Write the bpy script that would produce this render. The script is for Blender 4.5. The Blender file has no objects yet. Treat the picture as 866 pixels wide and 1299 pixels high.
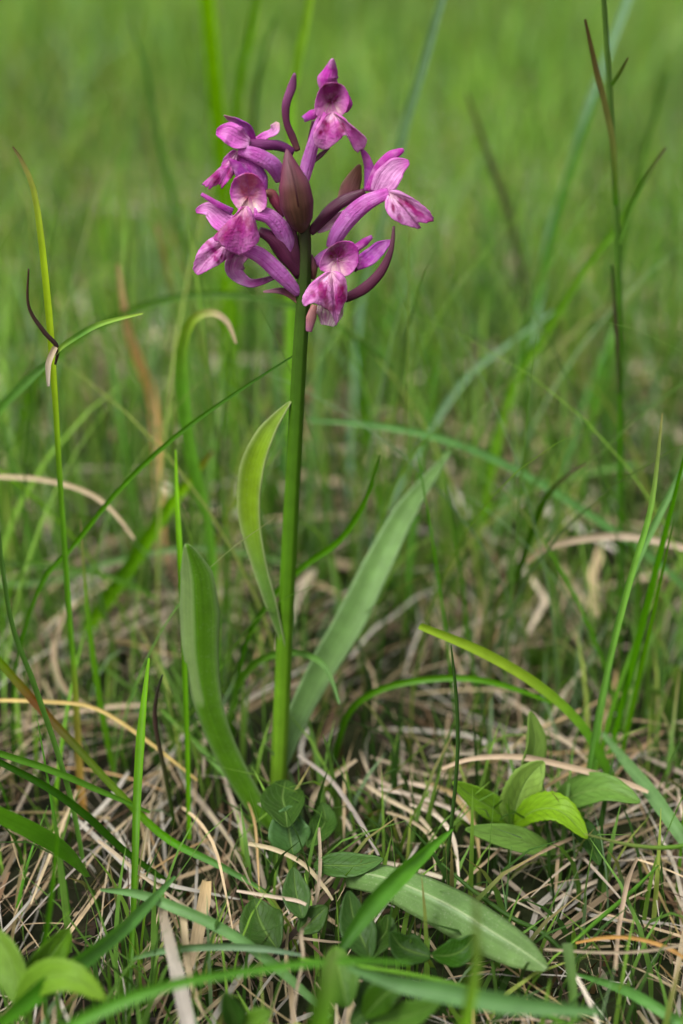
import bpy, math, random
import numpy as np
from mathutils import Vector
random.seed(7)
rng = np.random.default_rng(11)
SC = bpy.context.scene
COL = SC.collection
R = math.radians

# ------------------------------------------------------------------ camera, world, sun, exposure
H, PITCH, LENS = 0.24, R(24.0), 50.0
FPX, CX, CY = LENS / 36.0 * 1299.0, 433.0, 649.5
SP, CP = math.sin(PITCH), math.cos(PITCH)
cam = bpy.data.cameras.new('camera')
cam.sensor_fit = 'VERTICAL'; cam.sensor_height = 36.0; cam.lens = LENS
cam.clip_start = 0.005; cam.clip_end = 2000.0
cam.dof.use_dof = True; cam.dof.focus_distance = 0.352; cam.dof.aperture_fstop = 6.3
co = bpy.data.objects.new('camera', cam); COL.objects.link(co)
co.location = (0, 0, H); co.rotation_euler = (R(90) - PITCH, 0, 0)
SC.camera = co
SUN_EL, SUN_AZ = R(58), R(-135)      # azimuth from +Y, clockwise seen from above
w = bpy.data.worlds.new('World'); SC.world = w; w.use_nodes = True
nt = w.node_tree
sky = nt.nodes.new('ShaderNodeTexSky'); sky.sky_type = 'NISHITA'; sky.sun_disc = False
sky.sun_elevation = SUN_EL; sky.sun_rotation = SUN_AZ
sky.air_density = 1.0; sky.dust_density = 6.0; sky.ozone_density = 1.0
hs = nt.nodes.new('ShaderNodeHueSaturation'); hs.inputs['Saturation'].default_value = 0.18
bg = nt.nodes['Background']; bg.inputs['Strength'].default_value = 0.11
nt.links.new(sky.outputs[0], hs.inputs['Color']); nt.links.new(hs.outputs[0], bg.inputs['Color'])
sl = bpy.data.lights.new('sun', 'SUN'); sl.energy = 1.5; sl.angle = R(18); sl.color = (1.0, 0.975, 0.93)
so = bpy.data.objects.new('sun', sl); COL.objects.link(so)
so.rotation_euler = (R(90) - SUN_EL, 0, R(180) - SUN_AZ); so.location = (0, 0, 3)
SC.view_settings.view_transform = 'Standard'; SC.view_settings.look = 'None'
SC.view_settings.exposure = 0.97; SC.view_settings.gamma = 1.0
SC.render.engine = 'CYCLES'; SC.cycles.use_denoising = True
SC.cycles.max_bounces = 8; SC.cycles.transmission_bounces = 6; SC.cycles.diffuse_bounces = 4

# ------------------------------------------------------------------ sight lines -> places
CAMP = Vector((0, 0, H))
VIEW = Vector((0, CP, -SP))
def ray(px, py):
    sx, t = (px - CX) / FPX, (py - CY) / FPX
    return Vector((sx, CP - t * SP, -SP - t * CP))
def at_y(px, py, Y):                  # the point of a sight line that lies Y metres ahead
    r = ray(px, py); return CAMP + r * (Y / r.y)
def ground_y(py):
    r = ray(CX, py); return r.y * (H / -r.z)
def ground_at(px, Y):                 # ground point Y metres ahead on the given column
    t = -(H * CP - Y * SP) / (H * SP + Y * CP)
    d = Y * CP + H * SP
    return Vector(((px - CX) / FPX * d, Y, 0.0))
def depth(p): return (p - CAMP).dot(VIEW)

# ------------------------------------------------------------------ materials
def new_mat(name):
    m = bpy.data.materials.new(name); m.use_nodes = True
    t = m.node_tree; t.nodes.clear()
    return m, t
def N(t, kind, **kw):
    n = t.nodes.new(kind)
    for k, v in kw.items():
        if k in n.inputs.keys(): n.inputs[k].default_value = v
        else: setattr(n, k, v)
    return n
def math_node(t, op, a, b=None, c=None):
    n = t.nodes.new('ShaderNodeMath'); n.operation = op
    for i, x in enumerate((a, b, c)):
        if x is None: continue
        if isinstance(x, (int, float)): n.inputs[i].default_value = x
        else: t.links.new(x, n.inputs[i])
    return n.outputs[0]
def mix_col(t, fac, a, b, mode='MIX'):
    n = t.nodes.new('ShaderNodeMix'); n.data_type = 'RGBA'; n.blend_type = mode
    for s, x in ((0, fac), (6, a), (7, b)):
        if isinstance(x, (int, float)): n.inputs[s].default_value = x
        elif isinstance(x, tuple): n.inputs[s].default_value = (*x, 1) if len(x) == 3 else x
        else: t.links.new(x, n.inputs[s])
    return n.outputs[2]
def ramp(t, fac, stops):
    n = t.nodes.new('ShaderNodeValToRGB'); e = n.color_ramp.elements
    while len(e) < len(stops): e.new(0.5)
    for el, (p, c) in zip(e, stops):
        el.position = p; el.color = (*c, 1) if isinstance(c, tuple) else (c, c, c, 1)
    t.links.new(fac, n.inputs[0]); return n.outputs[0]
def finish(t, col, rough=0.5, spec=0.3, transl=0.3, tcol=None, bump=None, bdist=0.0002, sheen=0.0):
    p = N(t, 'ShaderNodeBsdfPrincipled', Roughness=rough)
    p.inputs['Specular IOR Level'].default_value = spec
    p.inputs['Sheen Weight'].default_value = sheen
    t.links.new(col, p.inputs['Base Color'])
    out = N(t, 'ShaderNodeOutputMaterial')
    if bump is not None:
        b = N(t, 'ShaderNodeBump', Strength=0.6, Distance=bdist); t.links.new(bump, b.inputs['Height'])
        t.links.new(b.outputs[0], p.inputs['Normal'])
    if transl > 0:
        tr = N(t, 'ShaderNodeBsdfTranslucent'); t.links.new(tcol if tcol is not None else col, tr.inputs['Color'])
        mx = N(t, 'ShaderNodeMixShader'); mx.inputs[0].default_value = transl
        t.links.new(p.outputs[0], mx.inputs[1]); t.links.new(tr.outputs[0], mx.inputs[2])
        t.links.new(mx.outputs[0], out.inputs['Surface'])
    else: t.links.new(p.outputs[0], out.inputs['Surface'])
def uv_scaled(t, su, sv):
    uv = N(t, 'ShaderNodeUVMap', uv_map='UVMap')
    mp = N(t, 'ShaderNodeMapping'); mp.inputs['Scale'].default_value = (su, sv, 1)
    t.links.new(uv.outputs[0], mp.inputs[0]); return uv.outputs[0], mp.outputs[0]
def tint_of(t):
    return N(t, 'ShaderNodeAttribute', attribute_name='tint').outputs['Color']
def jitter(t, col, h=0.02, s=0.2, v=0.3):
    oi = N(t, 'ShaderNodeObjectInfo'); hsv = N(t, 'ShaderNodeHueSaturation')
    r = oi.outputs['Random']
    r2 = math_node(t, 'FRACT', math_node(t, 'MULTIPLY', r, 13.7)); r3 = math_node(t, 'FRACT', math_node(t, 'MULTIPLY', r, 57.3))
    t.links.new(math_node(t, 'ADD', math_node(t, 'MULTIPLY', r, 2 * h), 0.5 - h), hsv.inputs['Hue'])
    t.links.new(math_node(t, 'ADD', math_node(t, 'MULTIPLY', r2, 2 * s), 1 - s), hsv.inputs['Saturation'])
    t.links.new(math_node(t, 'ADD', math_node(t, 'MULTIPLY', r3, 2 * v), 1 - v), hsv.inputs['Value'])
    t.links.new(col, hsv.inputs['Color']); return hsv.outputs[0]

def leafy(name, su, sv, rough, transl, vein=0.25, spots=0.0, rnd=(0.01, 0.12, 0.18), spec=0.35, bd=0.00015):
    m, t = new_mat(name)
    col = jitter(t, tint_of(t), *rnd)
    uv, st = uv_scaled(t, su, sv)
    nz = N(t, 'ShaderNodeTexNoise', Scale=1.0, Detail=3.0); t.links.new(st, nz.inputs['Vector'])
    k = math_node(t, 'ADD', math_node(t, 'MULTIPLY', nz.outputs[0], 2 * vein), 1 - vein)
    tc = N(t, 'ShaderNodeTexCoord')
    n2 = N(t, 'ShaderNodeTexNoise', Scale=220.0, Detail=4.0); t.links.new(tc.outputs['Object'], n2.inputs['Vector'])
    k = math_node(t, 'MULTIPLY', k, math_node(t, 'ADD', math_node(t, 'MULTIPLY', n2.outputs[0], 0.6), 0.7))
    g = N(t, 'ShaderNodeCombineColor')
    for i in range(3): t.links.new(k, g.inputs[i])
    col = mix_col(t, 1.0, col, g.outputs[0], 'MULTIPLY')
    if spots > 0:
        n3 = N(t, 'ShaderNodeTexNoise', Scale=1500.0, Detail=6.0, Roughness=0.7); t.links.new(tc.outputs['Object'], n3.inputs['Vector'])
        f = ramp(t, n3.outputs[0], [(0.56, 0.0), (0.72, spots)])
        col = mix_col(t, f, col, (0.42, 0.45, 0.34))
    tcol = mix_col(t, 1.0, col, (1.15, 1.3, 0.3), 'MULTIPLY')
    finish(t, col, rough, spec, transl, tcol, bump=nz.outputs[0], bdist=bd)
    return m
M_GRASS = leafy('grass_blade', 9, 3, 0.45, 0.32, spec=0.2)
M_FIELD = leafy('meadow_grass', 4, 2, 0.5, 0.38, rnd=(0, 0, 0), spec=0.12)
M_LEAF = leafy('orchid_leaf', 24, 1.6, 0.42, 0.28, vein=0.42, spots=0.15, rnd=(0, 0, 0), spec=0.15)
M_PLAIN = leafy('broad_leaf', 7, 7, 0.45, 0.25, vein=0.15, rnd=(0.008, 0.08, 0.12), spec=0.2)
M_DUSTY = leafy('weathered_leaf', 12, 2, 0.42, 0.15, vein=0.3, spots=0.45, rnd=(0, 0, 0))
M_STEM = leafy('orchid_stem', 14, 1, 0.42, 0.12, vein=0.3, rnd=(0, 0, 0), spec=0.2)
M_STRAW = leafy('dry_straw', 7, 5, 0.62, 0.15, vein=0.4, rnd=(0.012, 0.25, 0.35), spec=0.25)
M_LITTER = leafy('straw_litter', 3, 5, 0.6, 0.12, vein=0.5, rnd=(0, 0, 0), spec=0.25)
M_BRACT = leafy('bract', 20, 2.2, 0.45, 0.06, vein=0.65, rnd=(0, 0.0, 0.08), bd=0.00025)

def broad_mat():
    m, t = new_mat('broad_leaf'); uv, st = uv_scaled(t, 7, 7)
    sep = N(t, 'ShaderNodeSeparateXYZ'); t.links.new(uv, sep.inputs[0])
    au = math_node(t, 'ABSOLUTE', math_node(t, 'SUBTRACT', sep.outputs[0], 0.5))
    col = jitter(t, tint_of(t), 0.008, 0.1, 0.12)
    ph = math_node(t, 'SUBTRACT', math_node(t, 'MULTIPLY', sep.outputs[1], 8.0), math_node(t, 'MULTIPLY', au, 5.0))
    wv = math_node(t, 'ABSOLUTE', math_node(t, 'SINE', math_node(t, 'MULTIPLY', ph, 3.1416)))
    rib = ramp(t, wv, [(0.0, 1.0), (0.2, 0.0)]); mid = ramp(t, au, [(0.0, 1.0), (0.05, 0.0)])
    nz = N(t, 'ShaderNodeTexNoise', Scale=1.0, Detail=5.0); t.links.new(st, nz.inputs['Vector'])
    g = N(t, 'ShaderNodeCombineColor'); k = math_node(t, 'ADD', math_node(t, 'MULTIPLY', nz.outputs[0], 0.8), 0.6)
    for i in range(3): t.links.new(k, g.inputs[i])
    col = mix_col(t, 1.0, col, g.outputs[0], 'MULTIPLY')
    vv = math_node(t, 'MAXIMUM', math_node(t, 'MULTIPLY', rib, 0.25), math_node(t, 'MULTIPLY', mid, 0.5))
    col = mix_col(t, vv, col, (0.2, 0.32, 0.08))
    hgt = math_node(t, 'SUBTRACT', math_node(t, 'MULTIPLY', nz.outputs[0], 0.6), math_node(t, 'MAXIMUM', rib, mid))
    finish(t, col, 0.48, 0.2, 0.25, mix_col(t, 1.0, col, (1.15, 1.3, 0.3), 'MULTIPLY'), bump=hgt, bdist=0.0006)
    return m
M_PLAIN = broad_mat()
def petal_mat(name, lip=False):
    m, t = new_mat(name)
    uv, st = uv_scaled(t, 10, 1.2)
    sep = N(t, 'ShaderNodeSeparateXYZ'); t.links.new(uv, sep.inputs[0]); U, V = sep.outputs[0], sep.outputs[1]
    col = tint_of(t)
    nz = N(t, 'ShaderNodeTexNoise', Scale=1.0, Detail=3.0, Distortion=0.4); t.links.new(st, nz.inputs['Vector'])
    veins = ramp(t, nz.outputs[0], [(0.42, 0.0), (0.62, 1.0)])
    sn = math_node(t, 'SINE', math_node(t, 'ADD', math_node(t, 'MULTIPLY', U, 44.0), math_node(t, 'MULTIPLY', nz.outputs[0], 7.0)))
    ln = math_node(t, 'MULTIPLY', ramp(t, sn, [(0.55, 0.0), (0.95, 1.0)]), 0.4)
    col = mix_col(t, ln, col, (0.33, 0.02, 0.25))
    col = mix_col(t, mix_col(t, 1.0, veins, (0.5, 0.5, 0.5), 'MULTIPLY'), col, (0.36, 0.03, 0.27))
    tc = N(t, 'ShaderNodeTexCoord')
    n2 = N(t, 'ShaderNodeTexNoise', Scale=420.0, Detail=3.0); t.links.new(tc.outputs['Object'], n2.inputs['Vector'])
    col = mix_col(t, ramp(t, n2.outputs[0], [(0.45, 0.0), (0.75, 0.28)]), col, (0.86, 0.55, 0.8))
    if lip:
        mp = N(t, 'ShaderNodeMapping'); mp.inputs['Scale'].default_value = (6.5, 7.0, 1); t.links.new(uv, mp.inputs[0])
        oi = N(t, 'ShaderNodeObjectInfo'); t.links.new(math_node(t, 'MULTIPLY', oi.outputs['Random'], 9.0), mp.inputs['Location'])
        nn = N(t, 'ShaderNodeTexNoise', Scale=1.0, Detail=1.5, Distortion=0.8); t.links.new(mp.outputs[0], nn.inputs['Vector'])
        spot = ramp(t, nn.outputs[0], [(0.49, 0.0), (0.53, 1.0)])
        win = math_node(t, 'MULTIPLY', ramp(t, V, [(0.1, 0.0), (0.22, 1.0), (0.62, 1.0), (0.8, 0.0)]),
                        ramp(t, U, [(0.14, 0.0), (0.3, 1.0), (0.7, 1.0), (0.86, 0.0)]))
        col = mix_col(t, math_node(t, 'MULTIPLY', math_node(t, 'MULTIPLY', spot, win), 0.35), col, (0.24, 0.003, 0.08))
    n4 = N(t, 'ShaderNodeTexNoise', Scale=1500.0, Detail=2.0); t.links.new(tc.outputs['Object'], n4.inputs['Vector'])
    bmp = math_node(t, 'ADD', nz.outputs[0], math_node(t, 'MULTIPLY', n4.outputs[0], 0.5))
    n5 = N(t, 'ShaderNodeTexNoise', Scale=170.0, Detail=4.0, Roughness=0.65); t.links.new(tc.outputs['Object'], n5.inputs['Vector'])
    col = mix_col(t, ramp(t, n5.outputs[0], [(0.5, 0.0), (0.68, 0.55)]), col, (0.40, 0.03, 0.30))
    tcol = mix_col(t, 1.0, col, (1.2, 0.9, 1.15), 'MULTIPLY')
    finish(t, col, 0.5, 0.22, 0.32, tcol, bump=bmp, bdist=0.0009, sheen=0.1)
    return m
M_PETAL, M_LIP = petal_mat('orchid_petal'), petal_mat('orchid_lip', True)

def soil_mat():
    m, t = new_mat('meadow_soil')
    tc = N(t, 'ShaderNodeTexCoord')
    a = N(t, 'ShaderNodeTexNoise', Scale=55.0, Detail=8.0, Roughness=0.65); t.links.new(tc.outputs['Object'], a.inputs['Vector'])
    b = N(t, 'ShaderNodeTexNoise', Scale=3.0, Detail=5.0); t.links.new(tc.outputs['Object'], b.inputs['Vector'])
    c = ramp(t, a.outputs[0], [(0.3, (0.004, 0.003, 0.002)), (0.58, (0.012, 0.009, 0.005)), (0.78, (0.05, 0.032, 0.016))])
    c = mix_col(t, ramp(t, b.outputs[0], [(0.4, 0.1), (0.65, 0.75)]), c, (0.02, 0.035, 0.006))
    finish(t, c, 0.9, 0.15, 0.0, bump=a.outputs[0], bdist=0.004)
    return m
M_SOIL = soil_mat()

# ------------------------------------------------------------------ mesh helpers
class MB:
    def __init__(s): s.v, s.f, s.uv, s.c = [], [], [], []
    def add(s, verts, faces, uvs, cols):
        o = len(s.v); s.v += verts; s.uv += uvs; s.c += cols
        s.f += [tuple(i + o for i in f) for f in faces]
    def mesh(s, name, mat):
        me = bpy.data.meshes.new(name); me.from_pydata([tuple(p) for p in s.v], [], s.f)
        me.materials.append(mat)
        a = me.color_attributes.new('tint', 'FLOAT_COLOR', 'POINT')
        a.data.foreach_set('color', np.array([(*c[:3], 1.0) for c in s.c], dtype=np.float32).ravel())
        ul = me.uv_layers.new(name='UVMap')
        li = np.empty(len(me.loops), dtype=np.int32); me.loops.foreach_get('vertex_index', li)
        ul.data.foreach_set('uv', np.array(s.uv, dtype=np.float32)[li].ravel())
        me.polygons.foreach_set('use_smooth', np.ones(len(me.polygons), dtype=bool))
        me.update(); return me
def link(name, me, parent=None, thick=0.0):
    o = bpy.data.objects.new(name, me); COL.objects.link(o)
    if parent is not None:
        o.parent = parent; wl = Vector((0, 0, 0)); p = parent
        while p is not None: wl += p.location; p = p.parent
        o.location = -wl
    if thick:
        s = o.modifiers.new('thickness', 'SOLIDIFY'); s.thickness = thick; s.offset = 0.0
    return o
def recentre(o, base):                # put a thing's origin at its base
    me = o.data; n = len(me.vertices); a = np.empty(n * 3, dtype=np.float32); me.vertices.foreach_get('co', a)
    a = a.reshape(-1, 3) - np.array(base, dtype=np.float32); me.vertices.foreach_set('co', a.ravel()); me.update()
    o.location = base
def tag(o, label, cat, group=None, kind=None):
    if label: o['label'] = label
    if cat: o['category'] = cat
    if group: o['group'] = group
    if kind: o['kind'] = kind
    return o
def empty(name, loc):
    o = bpy.data.objects.new(name, None); o.empty_display_size = 0.01; COL.objects.link(o); o.location = loc; return o
def spline(pts, n):                   # Catmull-Rom through pts: list of (point, parameter 0..1)
    P = [Vector(p) for p in pts]; m = len(P) - 1; out = []
    for i in range(n):
        s = i / (n - 1) * m; k = min(int(s), m - 1); u = s - k
        a, b, c, d = P[max(k - 1, 0)], P[k], P[k + 1], P[min(k + 2, m)]
        out.append(0.5 * ((2 * b) + (c - a) * u + (2 * a - 5 * b + 4 * c - d) * u * u + (3 * b - a - 3 * c + d) * u ** 3))
    return out
def lerp_list(L, s):
    if not isinstance(L, (list, tuple)): return L
    x = s * (len(L) - 1); k = min(int(x), len(L) - 2); u = x - k
    return L[k] * (1 - u) + L[k + 1] * u
def lerp_col(C, s, u=0.0):
    if callable(C): return C(s, u)
    if not isinstance(C, list): return C
    x = s * (len(C) - 1); k = min(int(x), len(C) - 2); u = x - k
    return tuple(C[k][i] * (1 - u) + C[k + 1][i] * u for i in range(3))
def strap(mb, pts, widths, col, cup=0.25, fold=0.0, twist=0.0, facing=None, n=14, k=5, wave=0.0, edge=None, tooth=0.0):
    """a leaf-like sheet along a spine; widths and colours run from base to tip"""
    C = spline(pts, n); face = Vector(facing) if facing is not None else -VIEW
    V, F, UV, CC = [], [], [], []
    ph = random.random() * 6
    for i in range(n):
        s = i / (n - 1)
        T = (C[min(i + 1, n - 1)] - C[max(i - 1, 0)]).normalized()
        S = T.cross(face)
        S = S.normalized() if S.length > 1e-4 else Vector((1, 0, 0))
        Nn = S.cross(T)
        a = lerp_list(twist, s)
        if a: S, Nn = S * math.cos(a) + Nn * math.sin(a), Nn * math.cos(a) - S * math.sin(a)
        w = lerp_list(widths, s) * 0.5
        for j in range(k):
            u = -1 + 2 * j / (k - 1)
            h = (lerp_list(cup, s) * u * u + lerp_list(fold, s) * abs(u)) * w
            h += wave * w * math.sin(s * 11 + ph + u * 2) * abs(u)
            ww = w * (1 + (tooth * (i % 2) if abs(u) > 0.99 else 0))
            V.append(C[i] + S * (u * ww) + Nn * h); UV.append((j / (k - 1), s))
            c = lerp_col(col, s, u)
            if edge is not None:
                e = .6 * abs(u) ** 6; c = tuple(c[q] * (1 - e) + edge[q] * e for q in range(3))
            CC.append(c)
    for i in range(n - 1):
        for j in range(k - 1):
            q = i * k + j; F.append((q, q + 1, q + k + 1, q + k))
    mb.add(V, F, UV, CC); return mb
def tube(mb, pts, radii, col, n=14, k=10, flat=1.0, ridges=0, depth_r=0.0, twist=0.0):
    C = spline(pts, n); face = -VIEW; V, F, UV, CC = [], [], [], []
    for i in range(n):
        s = i / (n - 1)
        T = (C[min(i + 1, n - 1)] - C[max(i - 1, 0)]).normalized()
        S = T.cross(face); S = S.normalized() if S.length > 1e-4 else Vector((1, 0, 0)); Nn = S.cross(T)
        r = lerp_list(radii, s)
        for j in range(k):
            a = 2 * math.pi * j / k
            rr = r * (1 + depth_r * math.cos(ridges * (a + twist * s)))
            V.append(C[i] + S * (math.sin(a) * rr) + Nn * (-math.cos(a) * rr * flat)); UV.append((abs(2 * j / k - 1), s)); CC.append(lerp_col(col, s, math.cos(a)))
    for i in range(n - 1):
        for j in range(k):
            F.append((i * k + j, i * k + (j + 1) % k, (i + 1) * k + (j + 1) % k, (i + 1) * k + j))
    for i, sgn in ((0, 1), (n - 1, -1)):
        o = len(V); V.append(C[i]); UV.append((0.5, i / (n - 1))); CC.append(lerp_col(col, i / (n - 1)))
        for j in range(k):
            a, b = i * k + j, i * k + (j + 1) % k
            F.append((b, a, o) if sgn > 0 else (a, b, o))
    mb.add(V, F, UV, CC); return mb
def fan(mb, throat, outline, bulge, col, nu=41, nv=12, ripple=0.0, edge_push=0.0, power=1.0, jag=0.09):
    """a lip or hood: a sheet that spreads from its throat to a traced rim; bulge lifts it off the flat (metres, towards the viewer)"""
    O = spline(outline, nu); th = Vector(throat); V, F, UV, CC = [], [], [], []
    ph = random.random() * 6
    SM = [Vector(o) for o in O]
    for _ in range(30):
        SM = [SM[0]] + [(SM[i - 1] + SM[i] * 2 + SM[i + 1]) / 4 for i in range(1, nu - 1)] + [SM[-1]]
    RM = max((o - th).length for o in O); jit = [1 + jag * (random.random() - .5) for _ in O]
    for i in range(nu):
        u = i / (nu - 1); env = math.sin(math.pi * u)
        for j in range(nv):
            v = j / (nv - 1)
            p = th.lerp(SM[i].lerp(O[i], v ** 2.5), (v ** power) * (1 + (jit[i] - 1) * v ** 4))
            b = bulge * math.sin(math.pi * min(v * 0.85 + 0.02, 1)) * (0.35 + 0.65 * env)
            b += edge_push * v ** 3 + ripple * v * v * math.sin(u * 17 + ph)
            p = p - VIEW * b
            V.append(p); UV.append((u, v))
            if callable(col):
                d = O[i] - th; dl = math.hypot(d.x, d.dot(UPV)) / RM
                CC.append(col(v, v * d.x / RM, v * d.dot(UPV) / RM))
            else: CC.append(lerp_col(col, v))
    for i in range(nu - 1):
        for j in range(nv - 1):
            q = i * nv + j; F.append((q, q + nv, q + nv + 1, q + 1))
    mb.add(V, F, UV, CC); return mb

# ------------------------------------------------------------------ ground
def hnoise(x, y):
    return (0.0035 * np.sin(x * 47 + 1.3 * np.sin(y * 31)) * np.cos(y * 39 + 0.8) + 0.0025 * np.sin(x * 121 + 2) * np.sin(y * 107 + 1)) - 0.013
def build_ground():
    xs = np.concatenate([-np.geomspace(400, 1.3, 22), np.linspace(-1.2, 1.2, 130), np.geomspace(1.3, 400, 22)])
    ys = np.concatenate([-np.geomspace(200, 0.3, 16), np.linspace(-0.2, 2.2, 130), np.geomspace(2.3, 900, 30)])
    X, Y = np.meshgrid(xs, ys); fade = np.clip(1 - (np.hypot(X, Y) - 2) / 2, 0, 1)
    Z = hnoise(X, Y) * fade - 0.013 * (1 - fade)
    v = np.stack([X, Y, Z], -1).reshape(-1, 3); nx, ny = len(xs), len(ys)
    f = [(j * nx + i, j * nx + i + 1, (j + 1) * nx + i + 1, (j + 1) * nx + i) for j in range(ny - 1) for i in range(nx - 1)]
    me = bpy.data.meshes.new('meadow_ground'); me.from_pydata(v.tolist(), [], f); me.materials.append(M_SOIL)
    me.polygons.foreach_set('use_smooth', np.ones(len(me.polygons), dtype=bool))
    o = bpy.data.objects.new('meadow_ground', me); COL.objects.link(o); tag(o, 'dark brown meadow soil beneath straw litter and grass', 'ground', kind='structure')
build_ground()

# ------------------------------------------------------------------ the orchid
OY0, OY1 = 0.339, 0.351
def OP(px, py, dy=0.0):               # a point of the orchid: photo column and row, dy millimetres behind its upright plane
    s = max(0.0, min(1.0, (1010 - py) / 760.0))
    return at_y(px, py, OY0 + (OY1 - OY0) * s + dy * 0.001)
def Z(x, y, dy=0.0): return OP(230 + x / 2.6243, 60 + y / 2.6243, dy)
MM = 0.352 / FPX                      # metres per photo pixel at the flower
ZM = MM / 2.6243
def zp(L, dy):
    n = len(L); return [Z(x, y, lerp_list(dy, i / (n - 1))) for i, (x, y) in enumerate(L)]
def zw(L): return [x * ZM for x in L]

orchid = empty('orchid', ground_at(352, OY0))
tag(orchid, 'wild orchid with purple-pink flowers on a tall green stem above upright leaves', 'orchid')
GST = [(0.145, 0.26, 0.02), (0.115, 0.245, 0.012), (0.065, 0.165, 0.006), (0.045, 0.115, 0.006), (0.032, 0.06, 0.01), (0.05, 0.022, 0.022)]
mb = MB(); base = ground_at(352, OY0); base.z = -0.014
tube(mb, [base] + [OP(x, y) for x, y in ((353, 985), (357, 900), (361, 810), (367, 690), (374, 560), (380, 450), (385, 370), (386, 300), (384, 262))],
     [r * MM for r in (12, 12, 11.5, 11, 10.5, 10, 9.5, 9, 8.5, 6)], GST, n=40, k=20, ridges=7, depth_r=0.08)
link('stem', mb.mesh('stem', M_STEM), orchid)
LG, LY, LP = (0.075, 0.18, 0.008), (0.18, 0.30, 0.012), (0.17, 0.31, 0.085)
def leaf(pts, dys, widths, col, label, mat=None, **kw):
    n = len(pts); mb = MB()
    strap(mb, [OP(x, y, lerp_list(dys, i / (n - 1))) for i, (x, y) in enumerate(pts)], [x * MM for x in widths], col, n=36, k=9, **kw)
    o = link('leaf', mb.mesh('leaf', mat or M_LEAF), orchid, 0.0004); o['label'] = label; return o
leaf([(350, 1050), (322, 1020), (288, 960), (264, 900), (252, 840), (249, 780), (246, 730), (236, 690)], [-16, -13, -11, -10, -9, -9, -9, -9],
     [22, 31, 36, 41, 52, 59, 47, 4], lambda q, u: (0.15, 0.235, 0.07) if u < -.2 and q > .45 else (0.06, 0.155, 0.006), 'folded upright green leaf with a rounded tip',  # paler outer face upper left; the fold's light and shade painted into the colour
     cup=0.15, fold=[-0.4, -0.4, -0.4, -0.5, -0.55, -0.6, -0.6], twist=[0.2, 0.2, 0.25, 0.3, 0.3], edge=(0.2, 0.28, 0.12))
leaf([(361, 822), (345, 765), (328, 705), (318, 650), (322, 595), (340, 550), (369, 509)], [-1.6, -1.2, 1, 2, 1, 0, -1],
     [3, 19, 25, 33, 36, 27, 2], [(0.08, 0.17, 0.03), (0.10, 0.2, 0.03), LY, LY, (0.15, 0.23, 0.035)], 'narrow yellow-green leaf hugging the middle of the stem',
     cup=[0.5, 0.5, 0.45, 0.45, 0.45], twist=[0.5, 0.5, 0.35, 0.3, 0.6], edge=(0.3, 0.34, 0.17))
leaf([(352, 975), (378, 905), (410, 843), (445, 785), (480, 715), (518, 645), (572, 572)], [0, 8, 18, 28, 38, 46, 52],
     [22, 34, 42, 46, 43, 34, 3], [(0.11, 0.21, 0.06), LP, LP, LP, (0.13, 0.25, 0.06)], 'long pale green leaf arching away to one side',
     cup=0.25, twist=[-0.3, -0.2, 0.0, 0.2, 0.4], fold=0.12, edge=(0.24, 0.36, 0.17))

UPV = Vector((0, SP, CP))
MAG, PINK, PALE, WHITE = (0.52, 0.035, 0.42), (0.66, 0.14, 0.57), (0.83, 0.42, 0.75), (0.90, 0.70, 0.70)
SPUR, VIO, DARK, MAR = (0.52, 0.14, 0.52), (0.34, 0.05, 0.40), (0.06, 0.009, 0.03), (0.085, 0.015, 0.042)
BRN, RED = (0.17, 0.075, 0.05), (0.22, 0.012, 0.03)
def flower(body, radii, dy, parts, label=None):
    mb = MB(); tube(mb, zp(body, dy), zw([r * .92 for r in radii]), [SPUR, (0.54, 0.17, 0.54), (0.54, 0.15, 0.52), PINK], n=22, k=16, flat=0.55, ridges=4, depth_r=0.06, twist=1.0)
    fl = link('flower', mb.mesh('flower', M_PETAL), orchid)
    if label: fl['label'] = label
    for p in parts:
        mb = MB(); kind = p[0]
        if kind in ('sepal', 'petal', 'bract'):
            _, L, d, wd, c = p[:5]; kw = p[5] if len(p) > 5 else {}
            strap(mb, zp(L, d), zw(wd), c, n=20, k=9, **{**dict(cup=0.4, wave=0.16), **kw})
            link(kind, mb.mesh(kind, M_BRACT if kind == 'bract' else M_PETAL), fl, 0.00022)
        elif kind in ('ovary', 'stub', 'column'):
            _, L, d, rd, c = p[:5]
            tube(mb, zp(L, d), zw(rd), c, n=16, k=12, flat=0.9, ridges=3, depth_r=0.12, twist=3.0)
            link(kind, mb.mesh(kind, M_BRACT), fl)
        else:
            _, th, dth, L, dr, bulge, c = p[:7]; kw = p[7] if len(p) > 7 else {}
            fan(mb, Z(*th, dth), zp(L, dr), bulge * 0.001, c, nu=91, nv=34, **{**dict(ripple=0.0005, jag=0.035), **kw})
            link(kind, mb.mesh(kind, M_LIP if kind == 'lip' else M_PETAL), fl, 0.00025)
    return fl
LIPC = [WHITE, PALE, PINK, MAG, PINK, PALE]
def mixc(a, b, f): f = max(0.0, min(1.0, f)); return tuple(a[i] * (1 - f) + b[i] * f for i in range(3))
def hoodc(dark, low):
    def f(v, x, y):
        c = mixc(PALE, PINK, v * 1.8 - .3); c = mixc(c, MAG, (v - .52) * 2.4 * (.55 + .45 * max(0, min(1, y + .5))))
        c = mixc(c, low, 1.5 * math.exp(-((x / .36) ** 2 + ((y + .40) / .46) ** 2)))
        return mixc(c, dark, 2.2 * math.exp(-((x / .34) ** 2 + ((y - .20) / .42) ** 2) * 1.3))
    return f
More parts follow.
